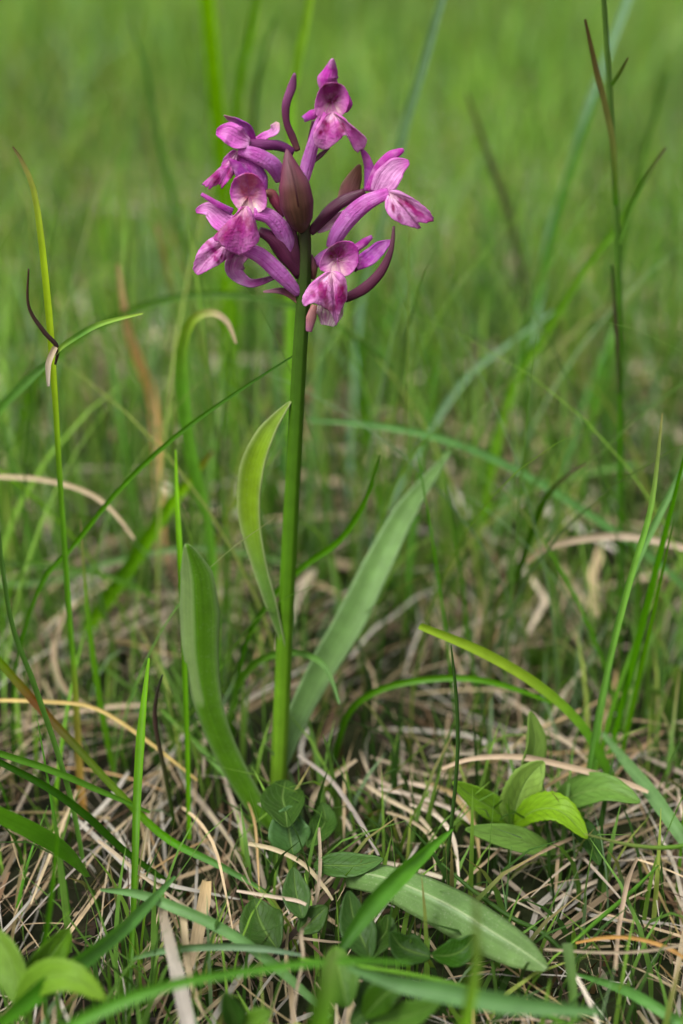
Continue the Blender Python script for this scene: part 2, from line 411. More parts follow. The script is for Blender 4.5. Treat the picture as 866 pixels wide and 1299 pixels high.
def lipc(main, edge, blots, rows=5, seed=0, spread=.42, throat=WHITE):
    r = random.Random(seed); B = list(blots)
    for i in range(rows * 2):             # loops of small dashes either side of the middle
        a = (i % rows + .5) / rows; sg = -1 if i < rows else 1
        rr = r.uniform(.30, .62); an = sg * spread * (.25 + a * .9)
        B.append((rr * math.sin(an), -rr * math.cos(an), r.uniform(.025, .05), r.uniform(.05, .10), an))
    def f(v, x, y):
        c = mixc(throat, main, v * 2.6 - .25); c = mixc(c, edge, (v - .8) * 4.0)
        q = math.sin(x * 23 + seed) * math.sin(y * 19 + seed * 2) * .5 + .5
        c = mixc(c, PALE, q * .35)
        for bx_, by_, w_, l_, an in B:
            ca, sa = math.cos(an), math.sin(an); dx, dy = x - bx_, y - by_
            px_, py_ = dx * ca + dy * sa, -dx * sa + dy * ca
            c = mixc(c, (0.26, 0.002, 0.09), 1.25 * math.exp(-(((px_ / w_) ** 2 + (py_ / l_) ** 2) ** 1.6)))
        return c
    return f
HOODC = hoodc((0.13, 0.008, 0.025), (0.78, 0.52, 0.56))
# topmost flower, facing us
flower([(405, 445), (422, 380), (442, 310), (462, 250), (485, 225)], [20, 24, 21, 20, 18], [1, 1, 0, 0, 0], [
    ('ovary', [(428, 380), (433, 310), (440, 245)], 3, [12, 12, 8], DARK),
    ('bract', [(435, 385), (465, 358), (492, 335)], 3, [10, 16, 4], MAR),
    ('sepal', [(497, 140), (488, 105), (497, 75), (504, 38)], [2, 1, 1, 0], [60, 66, 40, 4], [PINK, MAG, MAG, PALE], dict(cup=-0.7)),
    ('sepal', [(458, 212), (435, 222), (406, 238)], [1, 0, -1], [18, 32, 18], [PINK, MAG, VIO], dict(cup=-0.6)),
    ('sepal', [(545, 215), (556, 190), (553, 160)], [2, 1, 1], [10, 26, 10], [PINK, MAG, MAG], dict(cup=-0.4)),
    ('hood', (499, 176), 1.5, [(458, 238), (443, 200), (452, 152), (474, 122), (508, 112), (542, 124), (558, 165), (552, 202), (530, 226), (495, 238), (462, 238)], [-1.5, -2, -2, -2.5, -3, -2.5, -2, -2, -1.5, -1, -1.2], -0.6, HOODC, dict(edge_push=-0.0009)),
    ('lip', (500, 216), 0, [(474, 232), (448, 268), (439, 300), (452, 332), (482, 343), (517, 322), (544, 298), (560, 312), (580, 348), (600, 342), (618, 314), (590, 284), (562, 262), (545, 238), (522, 222)], [-1, -2, -3, -2.5, -2, -3, -3.5, -3, -1, 0, 0, -1.5, -2, -2, -1], 2.2, lipc((0.58, 0.09, 0.43), PALE, [(-.12, -.35, .08, .13, .2), (.2, -.4, .08, .13, -.5)], seed=1, spread=.7))],
    'topmost flower, facing forward under its hood')
# upper side flower, half wilted
flower([(332, 440), (305, 393), (255, 362), (215, 348), (188, 346)], [22, 29, 29, 24, 14], [0, -2, -3, -3, -3], [
    ('ovary', [(372, 350), (320, 326), (262, 324), (214, 318)], [2, 1, 0, -1], [13, 17, 17, 12], [(0.10, 0.015, 0.09), (0.16, 0.02, 0.12)]),
    ('petal', [(226, 318), (190, 305), (155, 285), (116, 284)], [-2, -3, -3, -2], [24, 70, 72, 14], [PALE, PINK, PINK, MAG], dict(cup=0.3)),
    ('sepal', [(236, 312), (215, 268), (180, 245), (142, 226)], [1, 0, 0, -1], [26, 42, 30, 6], [MAG, VIO, VIO, (0.75, 0.58, 0.38)], dict(twist=[0, 0.7, 1.2], wave=0.25)),
    ('sepal', [(240, 318), (285, 298), (312, 276), (322, 250)], [2, 2, 1, 1], [20, 36, 40, 18], [MAG, PINK, PALE, (0.78, 0.6, 0.45)], dict(twist=0.5, wave=0.3)),
    ('hood', (200, 400), 1, [(150, 445), (150, 395), (175, 362), (208, 366), (240, 400), (250, 450)], -2, -1.0, [RED, (0.55, 0.2, 0.3), PALE, PINK, MAG]),
    ('petal', [(195, 372), (235, 400), (262, 440), (272, 500)], [-2, -3, -3, -3], [24, 56, 52, 16], [MAG, VIO, (0.42, 0.09, 0.42)], dict(cup=-0.4)),
    ('lip', (190, 345), -2, [(175, 345), (142, 368), (118, 420), (72, 459), (96, 470), (128, 452), (135, 470), (165, 440), (185, 400), (200, 362)], [-2, -3, -3, -2, -3, -4, -3, -3, -2, -2], 1.0, lipc(MAG, MAG, [(-.5, -.5, .1, .25, .8)], seed=2), dict(ripple=0.0011, jag=0.1))],
    'half-wilted flower with crumpled petals')
# front flower of the left cluster
flower([(240, 552), (290, 562), (330, 602), (350, 645), (360, 690)][::-1], [18, 29, 33, 30, 22], [-1, -2, -3, -4, -5], [
    ('ovary', [(345, 560), (320, 520), (300, 490), (278, 484)], [-2, -2, -2, -3], [16, 20, 17, 10], [DARK, (0.14, 0.015, 0.04), BRN]),
    ('sepal', [(225, 470), (212, 435), (190, 400), (160, 372)], [-4, -4, -4, -4], [40, 56, 38, 6], [PINK, VIO, MAG], dict(cup=-0.5)),
    ('hood', (226, 492), -4.2, [(190, 540), (166, 505), (160, 465), (174, 434), (205, 418), (245, 420), (272, 450), (283, 500), (277, 536), (240, 552), (206, 552), (190, 540)], [-7, -7, -7.5, -8, -8, -8, -7.5, -7, -6.5, -6, -6, -6.5], -0.9, hoodc((0.5, 0.09, 0.16), (0.92, 0.78, 0.70)), dict(edge_push=-0.001)),
    ('lip', (212, 528), -6.5, [(192, 538), (164, 582), (110, 633), (134, 660), (160, 682), (200, 691), (236, 674), (259, 640), (251, 600), (240, 562), (226, 536)], [-7, -8, -7, -8, -8, -7, -7.5, -7, -7.5, -7.5, -7], 2.4, lipc((0.58, 0.09, 0.43), PINK, [(-.10, -.42, .13, .20, .3), (-.45, -.55, .22, .2, .8), (.08, -.3, .06, .12, 0)], seed=3, throat=(0.8, 0.5, 0.5)))],
    'front flower of the cluster, with a broad hanging lip')
# lowest flower of the left cluster
flower([(200, 668), (260, 692), (320, 745), (362, 788), (391, 822)][::-1], [13, 24, 31, 31, 22], [-1, -2, -3, -4, -5], [
    ('ovary', [(392, 755), (352, 700), (312, 645), (258, 612)], [0, -1, -2, -3], [20, 27, 25, 14], [DARK, (0.09, 0.01, 0.045)]),
    ('petal', [(172, 605), (132, 575), (92, 540), (48, 546)], [-4, -4, -3, -3], [66, 74, 52, 10], [PALE, PINK, PALE, MAG], dict(cup=0.35)),
    ('sepal', [(170, 548), (120, 521), (66, 488)], [-4, -5, -5], [24, 18, 10], [VIO, MAG, PINK], dict(cup=-0.5)),
    ('sepal', [(222, 690), (192, 705), (178, 748), (222, 784), (262, 782), (312, 764)], [-1, 0, 0, -2, -2, -1], [26, 78, 58, 30, 22, 14], [(0.22, 0.10, 0.15), (0.26, 0.14, 0.2), (0.34, 0.16, 0.34), (0.2, 0.06, 0.17), DARK], dict(cup=0.5)),
    ('bract', [(388, 838), (335, 812), (272, 814)], [0, -1, -2], [30, 22, 4], [(0.3, 0.12, 0.11), MAR, (0.45, 0.2, 0.28)]),
    ('lip', (156, 646), -4.5, [(140, 630), (102, 634), (70, 660), (48, 700), (41, 746), (60, 757), (95, 741), (130, 722), (155, 695), (162, 658)], [-4.5, -5, -5.5, -5, -4, -5, -5.5, -5, -5, -4.5], 1.4, lipc(PALE, PINK, [(-.3, -.2, .05, .12, .8), (-.42, -.05, .05, .1, 1.), (-.25, -.38, .05, .1, .6), (-.9, -.85, .12, .2, .8)], rows=2, seed=4))],
    'lowest flower of the cluster, half hidden')
# side flower with a long spur
flower([(498, 668), (520, 620), (565, 560), (620, 515), (690, 484)], [19, 29, 33, 31, 20], [0, -1, -2, -3, -3], [
    ('ovary', [(428, 618), (480, 560), (540, 512), (610, 478)], [0, 0, -1, -1], [13, 21, 20, 10], [MAR, DARK, DARK, MAR]),
    ('petal', [(452, 612), (500, 585), (555, 550)], 1.5, [16, 40, 30], [PALE, WHITE, PALE], dict(cup=0.2)),
    ('bract', [(545, 520), (560, 470), (580, 425), (594, 390)], [3, 3, 3, 2], [60, 66, 42, 4], [MAR, (0.17, 0.06, 0.06), BRN, BRN], dict(cup=-0.4, edge=(0.3, 0.2, 0.1))),
    ('sepal', [(618, 480), (624, 415), (614, 370), (596, 333)], [0, 1, 1, 0], [32, 38, 26, 3], [VIO, VIO, MAG, VIO], dict(cup=-0.5, twist=0.4)),
    ('sepal', [(622, 478), (658, 408), (698, 362), (740, 341)], [-1, -1, -1, -2], [28, 44, 38, 8], [MAG, (0.42, 0.03, 0.33), MAG, MAG], dict(cup=-0.5)),
    ('petal', [(655, 488), (684, 440), (718, 402), (758, 383)], [-2, -2, -2, -3], [56, 88, 72, 14], [PALE, PALE, PALE, MAG], dict(cup=0.25, edge=PINK)),
    ('lip', (692, 484), -3, [(682, 498), (678, 530), (690, 562), (725, 586), (770, 600), (796, 604), (786, 586), (812, 588), (838, 578), (832, 554), (800, 524), (760, 498), (725, 480), (706, 476)], [-3.5, -4, -4.5, -4.5, -4, -3, -4, -4, -3, -4, -4.5, -4.5, -4, -3.5], 1.5, lipc(PALE, PINK, [(.22, -.18, .045, .1, .5), (.34, -.22, .05, .12, .6), (.45, -.30, .05, .12, .7), (.52, -.40, .06, .13, .8), (.62, -.42, .05, .1, .8), (.88, -.60, .10, .22, 1.0)], rows=2, seed=5))],
    'side flower with a long thick spur and spotted pale lip')
# lowest flower by the stem
flower([(428, 735), (455, 712), (490, 692), (525, 690)], [12, 20, 26, 26], [2, 1, 0, -1], [
    ('sepal', [(575, 672), (606, 650), (634, 630)], [-1, -1, -2], [26, 26, 10], [MAG, MAG, VIO], dict(cup=-0.5)),
    ('sepal', [(575, 728), (625, 700), (662, 668), (698, 644)], [-1, -2, -2, -2], [34, 56, 46, 8], [MAG, VIO, (0.38, 0.08, 0.42), VIO], dict(cup=0.3)),
    ('stub', [(574, 735), (584, 745)], -2, [9, 6], DARK),
    ('hood', (518, 703), -1.8, [(478, 746), (459, 735), (466, 698), (490, 664), (530, 642), (570, 648), (590, 680), (586, 722), (562, 752), (530, 762), (500, 758), (478, 746)], [-4, -3.5, -4, -5, -5.5, -5.5, -5, -5, -5, -4, -4, -4], -0.8, hoodc((0.13, 0.008, 0.02), (0.76, 0.5, 0.54)), dict(edge_push=-0.0008)),
    ('petal', [(500, 835), (494, 885), (486, 926)], [-3, -2, -2], [84, 90, 40], [(0.55, 0.5, 0.4), (0.62, 0.58, 0.46), (0.85, 0.75, 0.72)], dict(cup=0.2)),
    ('lip', (500, 746), -4.5, [(478, 752), (432, 786), (404, 832), (408, 864), (440, 855), (474, 868), (500, 890), (516, 926), (530, 880), (549, 842), (551, 800), (543, 765), (522, 750)], [-5, -6, -5.5, -5, -6.5, -6.5, -6, -4, -5, -5, -6, -6, -5], 2.6, lipc((0.70, 0.24, 0.58), PALE, [(-.20, -.28, .06, .09, .4), (-.16, -.42, .07, .12, .3), (.16, -.36, .07, .2, -.3), (.2, -.5, .06, .13, -.3), (-.05, -.66, .2, .06, 0), (-.34, -.42, .05, .08, .6)], rows=3, seed=6))],
    'lowest flower, beside the stem with a curved bract')

# bracts of the flower spike
mb = MB(); tube(mb, zp([(350, 338), (362, 400), (375, 460), (384, 520), (393, 570), (399, 612)], [-5, -6, -6.5, -6, -4.5, -2]), zw([2, 29, 51, 56, 44, 12]),
                lambda q, u: mixc(mixc((0.13, 0.024, 0.06), (0.065, 0.014, 0.03), q * 1.2 - .4), (0.105, 0.046, 0.026), max(0, -u) ** 2 * .95 * min(1, q * 2)), n=26, k=24, flat=0.7, ridges=1, depth_r=-0.05)
o = link('bract', mb.mesh('bract', M_BRACT), orchid); o['label'] = 'broad maroon spindle-shaped bract in front of the spike'
mb = MB(); strap(mb, zp([(353, 372), (368, 420), (385, 500), (397, 590)], [-8.4, -10.1, -10.6, -5]), zw([3, 5, 6, 5]), (0.07, 0.02, 0.025), n=20, k=3, cup=-0.5)
link('midrib', mb.mesh('midrib', M_BRACT), o)
for L, dy, rd, c, lab in (
    ([(377, 86), (368, 130), (348, 190), (350, 250), (370, 300), (388, 345)], [1, 2, 2, 2, 2, 2], [4, 15, 14, 11, 13, 9], [(0.22, 0.06, 0.17), (0.19, 0.045, 0.14), (0.12, 0.022, 0.07), MAR, (0.15, 0.06, 0.05)], 'slender upright maroon bract at the top'),
    ([(545, 836), (610, 802), (665, 745), (698, 672), (707, 595)], [-1, -3, -4, -4, -3], [15, 19, 16, 9, 4], [DARK, (0.085, 0.014, 0.04), MAR, (0.11, 0.03, 0.05)], 'long dark sickle-shaped bract'),
    ([(443, 858), (432, 900), (424, 946)], [-2, -3, -3], [10, 18, 10], [(0.28, 0.1, 0.09), (0.3, 0.12, 0.12), (0.3, 0.1, 0.2)], 'small brown bract tip below the lowest lip'),
    ([(398, 765), (372, 690), (362, 620), (366, 560)], [0, -1, -1, -1], [20, 26, 24, 6], DARK, 'dark bract pressed to the stem'),
    ([(436, 770), (440, 735), (432, 690)], [1, 0, 0], [10, 13, 4], [BRN, MAR], 'small brown bract on the far side of the stem')):
    mb = MB(); tube(mb, zp(L, dy), zw(rd), c, n=20, k=12, flat=0.5, ridges=1, depth_r=-0.08)
    o = link('bract', mb.mesh('bract', M_BRACT), orchid); o['label'] = lab

# ------------------------------------------------------------------ named grass blades and straws
BR, MID, DK, BLU, YEL = (0.135, 0.34, 0.012), (0.07, 0.20, 0.010), (0.027, 0.082, 0.006), (0.10, 0.21, 0.06), (0.25, 0.37, 0.015)
TAN, PTAN, GREY, ORG, REDB, BRO = (0.37, 0.28, 0.16), (0.39, 0.31, 0.22), (0.39, 0.345, 0.29), (0.42, 0.20, 0.06), (0.10, 0.035, 0.014), (0.08, 0.045, 0.025)
PURB = (0.07, 0.04, 0.035)
def place(pts, Y0, Y1, root=True):
    """pts run from base to tip in photo pixels; Y is metres ahead (None: where the first point meets the ground)"""
    if Y0 is None: Y0 = ground_y(pts[0][1])
    if Y1 is None: Y1 = Y0
    n = len(pts); out = [at_y(x, y, Y0 + (Y1 - Y0) * (i / (n - 1))) for i, (x, y) in enumerate(pts)]
    return out
def wpx(w, p): return [x * depth(p) / FPX for x in (w if isinstance(w, list) else [w])]
def blade_mesh(name, pts, w, col, Y0=None, Y1=None, dry=False, rnd=False, n=26, root=None, **kw):
    P = place(pts, Y0, Y1)
    if root is not None:
        g = ground_at(root[0], root[1]); g.z = -0.012; P = [g] + P
    ws = wpx(w, P[len(P) // 2])
    if len(ws) == 1:
        a = ws[0] * 0.88; ws = [a * 0.7, a, a, a * 0.95, a * 0.8, a * 0.5, a * 0.12]
    mb = MB()
    if rnd: tube(mb, P, [x * 0.5 for x in ws], col, n=n, k=8)
    else: strap(mb, P, ws, col, n=n, k=5, **{**dict(cup=0.2, fold=0.35, twist=[0.2, -0.2, 0.3]), **kw})
    return mb.mesh(name, M_STRAW if dry else M_GRASS), P[0]
def blade(label, pts, w, col, Y0=None, Y1=None, name='grass_strand', cat='grass blade', group=None, **kw):
    me, b = blade_mesh(name, pts, w, col, Y0, Y1, **kw)
    o = link(name, me); recentre(o, b); tag(o, label, cat, group); return o
def straw(label, pts, w, col, Y0=None, Y1=None, **kw):
    return blade(label, pts, w, col, Y0, Y1, name='dry_straw', cat='straw', dry=True, **kw)

# tall stem at the left with a curled brown leaf
def part_of(parent, name, pts, w, col, Y0, Y1=None, **kw):
    me, _ = blade_mesh(name, pts, w, col, Y0, Y1, **kw); return link(name, me, parent)
yl = 0.345
t = empty('tall_grass', at_y(102, 985, yl)); tag(t, 'tall thin grass stem with a curled brown leaf at its node', 'grass stem')
part_of(t, 'stalk', [(102, 985), (96, 880), (88, 780), (76, 610), (68, 480), (60, 375), (46, 255), (30, 208), (16, 186)], [11, 11, 8, 7, 7, 9, 8, 6, 2], [ORG, (0.26, 0.2, 0.04), MID, MID, YEL, YEL, (0.2, 0.2, 0.05), BRO], yl, yl + 0.005, root=(104, yl))
part_of(t, 'leaf', [(70, 462), (72, 440), (55, 420), (36, 388), (36, 341)], [3, 6, 6, 4, 2], [PURB, PURB, BRO], yl, yl - 0.005, rnd=True)
part_of(t, 'leaf', [(68, 452), (85, 435), (125, 412), (181, 398)], [4, 7, 7, 2], [YEL, MID, YEL], yl, yl - 0.01)
part_of(t, 'leaf', [(70, 440), (62, 462), (61, 490)], [7, 8, 3], [PTAN, GREY], yl - 0.002, yl - 0.004, dry=True)
part_of(t, 'leaf', [(64, 458), (35, 485), (0, 520), (-40, 560)], [6, 13, 14, 8], [BLU, MID], yl + 0.02, yl + 0.09)
# tall stem at the right
yr = 0.43
t = empty('tall_grass', ground_at(786, yr)); tag(t, 'tallest grass stem, crossing the top edge beside a narrow sheathed shoot', 'grass stem')
part_of(t, 'stalk', [(788, 780), (787, 650), (787, 500), (785, 350), (778, 200), (771, 80), (765, -10), (760, -60)], [8, 8, 8, 8, 8, 7, 6, 4], [MID, MID, MID, (0.11, 0.2, 0.04), (0.11, 0.2, 0.04), (0.1, 0.15, 0.04)], yr, yr - 0.03, root=(786, yr), rnd=True)
part_of(t, 'sheath', [(781, 260), (776, 180), (757, 95), (742, 24)], [5, 9, 8, 3], [MID, (0.2, 0.22, 0.06), (0.14, 0.1, 0.04), BRO], yr - 0.02, yr - 0.03)
part_of(t, 'bract', [(776, 108), (786, 92), (797, 73)], [5, 5, 2], [MID, BRO], yr - 0.022, yr - 0.03)
part_of(t, 'leaf', [(784, 310), (800, 262), (822, 220), (845, 187)], [5, 8, 7, 2], [MID, MID, BRO], yr - 0.015, yr - 0.02)
part_of(t, 'leaf', [(786, 500), (781, 420), (776, 336)], [4, 6, 3], [DK, PURB, DK], yr - 0.012, yr - 0.02)
# stem in front of the fallen straw, with a drooping leaf
ys = ground_y(1270)
t = empty('tall_grass', ground_at(163, ys)); tag(t, 'bright upright grass stem jointed low, with a leaf springing off sideways', 'grass stem')
part_of(t, 'stalk', [(163, 1270), (167, 1200), (171, 1090), (174, 1010), (180, 920), (189, 835)], [6, 6, 7, 10, 12, 3], [DK, DK, MID, MID, (0.10, 0.26, 0.012), BR], ys, ys + 0.05, root=(161, ys))
part_of(t, 'leaf', [(169, 1216), (205, 1206), (270, 1200), (330, 1203), (385, 1212)], [4, 9, 10, 9, 3], [BLU, (0.12, 0.2, 0.11)], ys, ys - 0.005)

G = dict
HERO = [
 ('dark slender blade slanting up to just below the orchid flowers', [(18, 862), (50, 745), (95, 690), (150, 622), (220, 556), (290, 505), (376, 449)], [5, 5, 6, 6, 6, 5, 2], [DK, MID, DK], .36, .35, G(root=(15, .36))),
 ('blurred dark blade bending sharply, upper left of the flowers', [(262, 520), (246, 400), (226, 285), (205, 190), (188, 100), (166, 28)], [7, 7, 8, 8, 6, 3], [MID, (0.05, 0.14, 0.02)], .58, .58, G(root=(265, .58))),
 ('wide yellow-green blade standing directly behind the upper flowers', [(285, 330), (280, 200), (272, 100), (262, -20)], [18, 19, 19, 17], [BR, (0.2, 0.44, 0.03)], .66, .62, G(root=(290, .66))),
 ('mid green upright blade behind the slender top bract', [(298, 260), (300, 130), (318, 40), (330, -20)], [11, 11, 10, 9], (0.12, 0.3, 0.02), .6, .58, G(root=(300, .6))),
 ('dark thin blade leaning behind the flowers and ending near the top', [(318, 330), (322, 150), (335, 70), (351, 22)], [9, 8, 6, 2], DK, .6, .6, G(root=(315, .6))),
 ('light green blade rising between two upper bracts out of the top edge', [(368, 190), (374, 100), (386, 40), (398, -20)], [11, 11, 12, 10], [(0.2, 0.44, 0.03), (0.27, 0.46, 0.04)], .52, .5, G(root=(366, .52))),
 ('blue-green straight blade slanting beyond the topmost flower', [(455, 400), (482, 290), (512, 165), (540, 70), (566, -20)], [8, 10, 11, 12, 10], (0.25, 0.40, 0.27), .56, .5, G(root=(440, .56))),
 ('green blade hooked over like a crook with a dried tip', [(268, 690), (243, 580), (229, 470), (240, 412), (266, 397), (287, 408), (299, 436)], [8, 13, 18, 14, 11, 8, 3], [BR, BR, BR, YEL, TAN, TAN], .415, .39, G(root=(276, .415))),
 ('long blurred arch passing behind the stem under the flowers', [(20, 560), (60, 465), (130, 412), (225, 377), (330, 378), (420, 408), (500, 470)], [9, 9, 9, 9, 8, 7, 4], [MID, DK], .5, .46, G(root=(5, .5))),
 ('dry orange blade blurred between green grass', [(196, 525), (178, 465), (162, 415), (150, 335)], [8, 15, 13, 4], [(0.72, 0.42, 0.16), (0.75, 0.45, 0.18), (0.6, 0.42, 0.22)], .5, .48, G(root=(206, .5), dry=True)),
 ('slim green blade with a brown tip near the dry orange blade', [(240, 480), (226, 410), (210, 335), (198, 284)], [10, 10, 8, 3], [BR, MID, (0.3, 0.17, 0.07)], .52, .52, G(root=(245, .52))),
 ('thin upright blade edging the rounded orchid leaf', [(240, 1065), (238, 960), (234, 850), (229, 720), (225, 640), (223, 570)], [6, 6, 7, 8, 6, 2], [MID, MID, BR], None, .358, G()),
 ('broad bright blade with a reddish tip leaning right', [(60, 900), (110, 800), (160, 725), (210, 650), (240, 612), (270, 572)], [18, 20, 20, 18, 12, 3], [BR, BR, MID, BR, REDB], .44, .43, G(root=(40, .44))),
 ('dark blade with an S curve crossing behind the orchid stem', [(296, 920), (310, 820), (345, 758), (385, 718), (430, 686), (462, 638), (482, 577)], [6, 7, 7, 7, 8, 7, 2], [DK, DK, MID, DK], .372, .36, G(root=(292, .372))),
 ('blue-green blade lying level behind the middle orchid leaf', [(-20, 740), (60, 738), (140, 712), (230, 695), (300, 700), (362, 714)], [6, 7, 8, 8, 7, 4], BLU, .45, .44, G()),
 ('dark level blade at the left edge below the blue-green one', [(200, 760), (150, 735), (90, 722), (40, 716), (-20, 712)], [4, 7, 7, 6, 3], [MID, DK], .42, .42, G()),
 ('near-black thin blade rising from litter left of the orchid', [(222, 1050), (210, 985), (197, 920), (198, 885), (206, 856)], [5, 6, 6, 5, 2], [DK, PURB, (0.02, 0.03, 0.015)], None, None, G(rnd=True)),
 ('dark wiry blade dropping down the left edge to the broad blade', [(107, 1100), (92, 1020), (70, 945), (42, 865), (15, 790), (0, 690), (-6, 620)], [6, 7, 7, 7, 6, 5, 3], [MID, DK], None, .3, G()),
 ('long blade with a red-brown end sloping in from the left edge', [(345, 1135), (280, 1098), (210, 1062), (150, 1005), (95, 945), (45, 890), (-20, 815)], [4, 9, 10, 9, 10, 12, 11], [BLU, BLU, MID, (0.09, 0.15, 0.02), (0.06, 0.08, 0.012), REDB, MID], .295, .33, G()),
 ('broad smooth green blade cut by the left edge', [(112, 1112), (85, 1082), (45, 1055), (-20, 1022)], [6, 20, 24, 24], [MID, MID, BR], .292, .27, G(fold=0.1)),
 ('dark blade sloping in from the left edge toward the jointed stem', [(230, 1130), (160, 1080), (110, 1035), (60, 998), (-15, 958)], [6, 9, 10, 10, 8], DK, .30, .29, G()),
 ('gently curved green blade above the dark sloping blade', [(190, 1030), (120, 1000), (60, 975), (-15, 950)], [4, 8, 9, 9], MID, .31, .30, G()),
 ('pale blue-green blade bowed over the bleached litter', [(420, 1290), (350, 1225), (285, 1180), (220, 1150), (175, 1133), (127, 1128)], [8, 13, 14, 14, 12, 4], BLU, .25, .27, G()),
 ('blurred wide green blade slanting across the lower left plant', [(-15, 1310), (60, 1250), (120, 1205), (170, 1165), (222, 1112)], [10, 26, 22, 17, 4], [MID, BLU], .215, .27, G()),
 ('thick blurred green blade sweeping low from the bottom left', [(40, 1330), (130, 1280), (220, 1247), (330, 1228), (440, 1218), (520, 1222)], [14, 17, 14, 12, 9, 4], MID, .205, .22, G()),
 ('fine yellow-green blade running across the bottom below the speckled leaf', [(770, 1320), (640, 1268), (540, 1240), (440, 1224), (380, 1216)], [6, 6, 6, 5, 3], [MID, BR], .235, .24, G(rnd=True)),
 ('wide defocused blade lying across the bottom right of centre', [(760, 1282), (650, 1272), (560, 1258), (500, 1245), (440, 1226)], [10, 26, 26, 20, 6], BLU, .215, .225, G()),
 ('upright thin blade beside the bottom left plant', [(30, 1290), (46, 1235), (60, 1170), (68, 1110), (74, 1050)], [8, 8, 7, 6, 2], [DK, MID], .245, .25, G()),
 ('green blade curling over in a hook in front of the stem base', [(288, 930), (302, 870), (330, 836), (378, 828), (412, 846), (430, 893)], [5, 8, 9, 9, 7, 3], [MID, MID, BLU], .37, .335, G(root=(285, .37))),
 ('green hoop-shaped blade arching right from beside the orchid base', [(424, 965), (440, 908), (470, 880), (520, 864), (590, 860), (650, 873), (700, 892)], [7, 9, 9, 9, 8, 7, 3], [DK, MID, MID], None, .345, G()),
 ('hair-thin dark upright blade near the left end of the light rosette', [(562, 1120), (572, 1050), (580, 960), (579, 890), (572, 818)], [5, 5, 5, 5, 2], DK, None, None, G(rnd=True)),
 ('bright yellow-green blade with a blunt tip descending to the rosette', [(790, 1015), (768, 972), (735, 918), (680, 868), (610, 826), (532, 793)], [9, 12, 12, 13, 13, 9], [MID, BR, YEL, YEL], None, .325, G()),
 ('long blue-green arch sloping down to the right edge', [(900, 775), (830, 710), (740, 648), (660, 600), (570, 560), (480, 540), (390, 532)], [7, 9, 10, 10, 9, 8, 4], BLU, .42, .44, G()),
 ('dark curved blade with a withered tip in the right half', [(628, 775), (655, 730), (672, 680), (690, 635), (715, 607), (743, 588)], [6, 8, 8, 8, 6, 2], [(0.12, 0.1, 0.05), DK, DK, PURB], .40, .385, G(root=(618, .40))),
 ('blurred grey-green arch beside the pale orchid leaf', [(478, 800), (510, 740), (560, 690), (620, 645), (690, 612), (810, 588)], [8, 11, 11, 10, 9, 6], [DK, MID, BLU], .52, .5, G(root=(470, .52))),
 ('blue-grey blade curving up from the pale leaf to the right', [(470, 700), (500, 625), (545, 545), (590, 480), (640, 440), (712, 388)], [8, 9, 10, 9, 7, 3], (0.15, 0.27, 0.13), .48, .52, G(root=(455, .5))),
 ('thin brownish blade bowed in the blurred grass right of centre', [(682, 680), (672, 600), (652, 542), (618, 498)], [6, 7, 6, 2], [MID, (0.14, 0.12, 0.05)], .5, .5, G(root=(685, .5))),
 ('dark green blade leaning to the tallest stem', [(568, 720), (610, 610), (655, 470), (690, 340), (722, 225), (762, 108)], [9, 10, 9, 9, 8, 3], [MID, (0.1, 0.25, 0.02), MID], .56, .55, G(root=(560, .56))),
 ('grey-blue blade rising behind the tallest stem', [(690, 330), (720, 220), (748, 130), (800, -10)], [9, 10, 10, 8], (0.22, 0.36, 0.24), .62, .6, G(root=(660, .62))),
 ('brown-tinged blade leaning left in the blurred right meadow', [(668, 480), (664, 390), (650, 290), (624, 212), (592, 118)], [10, 11, 10, 9, 3], [MID, (0.09, 0.12, 0.04), (0.1, 0.09, 0.04)], .58, .58, G(root=(670, .58))),
 ('blurred thin blade leaning right beyond the tallest stem', [(772, 480), (786, 330), (808, 225), (846, 92)], [9, 9, 8, 3], [MID, DK], .56, .56, G(root=(770, .56))),
 ('yellow-green blade sloping down left across the tallest stem', [(640, 520), (690, 425), (735, 350), (780, 290), (815, 225)], [10, 11, 10, 8, 3], [BR, MID], .5, .48, G(root=(600, .5))),
 ('tall slightly bent green blade rising past the rosette', [(738, 1040), (752, 940), (772, 840), (800, 730), (826, 640), (840, 524)], [6, 7, 8, 8, 7, 2], [MID, MID, BR, BR, (0.22, 0.2, 0.06)], None, .33, G()),
 ('blue-green blade leaning to the right edge across the tall bent one', [(748, 1030), (765, 880), (795, 745), (835, 655), (885, 560)], [6, 8, 9, 9, 8], [MID, BLU], .335, .36, G()),
 ('hair-fine level blade reaching in from the right edge', [(900, 1066), (850, 1075), (800, 1072), (742, 1058)], [6, 6, 5, 1.5], [MID, (0.2, 0.22, 0.08)], .27, .27, G(rnd=True)),
 ('thin green blade slanting up right beside the short blunt one', [(722, 1200), (760, 1166), (800, 1132), (835, 1098)], [4, 6, 6, 2], MID, .262, .285, G(rnd=True)),
 ('dark thin blade dropping past the tip of the speckled leaf', [(728, 1222), (690, 1185), (650, 1165), (600, 1130), (560, 1095)], [5, 7, 7, 6, 3], DK, .268, .29, G(rnd=True)),
 ('short blunt upright blade right of the speckled leaf', [(728, 1296), (725, 1250), (720, 1196)], [9, 12, 14], [MID, (0.09, 0.17, 0.05)], .243, .25, G()),
 ('grey-green blade lying down to the bottom right corner', [(885, 1312), (820, 1270), (780, 1250), (728, 1234)], [13, 14, 12, 4], BLU, .235, .26, G()),
 ('wide blue-green blade running down the right edge', [(885, 1090), (835, 1020), (800, 975), (765, 930)], [14, 18, 15, 5], BLU, .30, .35, G()),
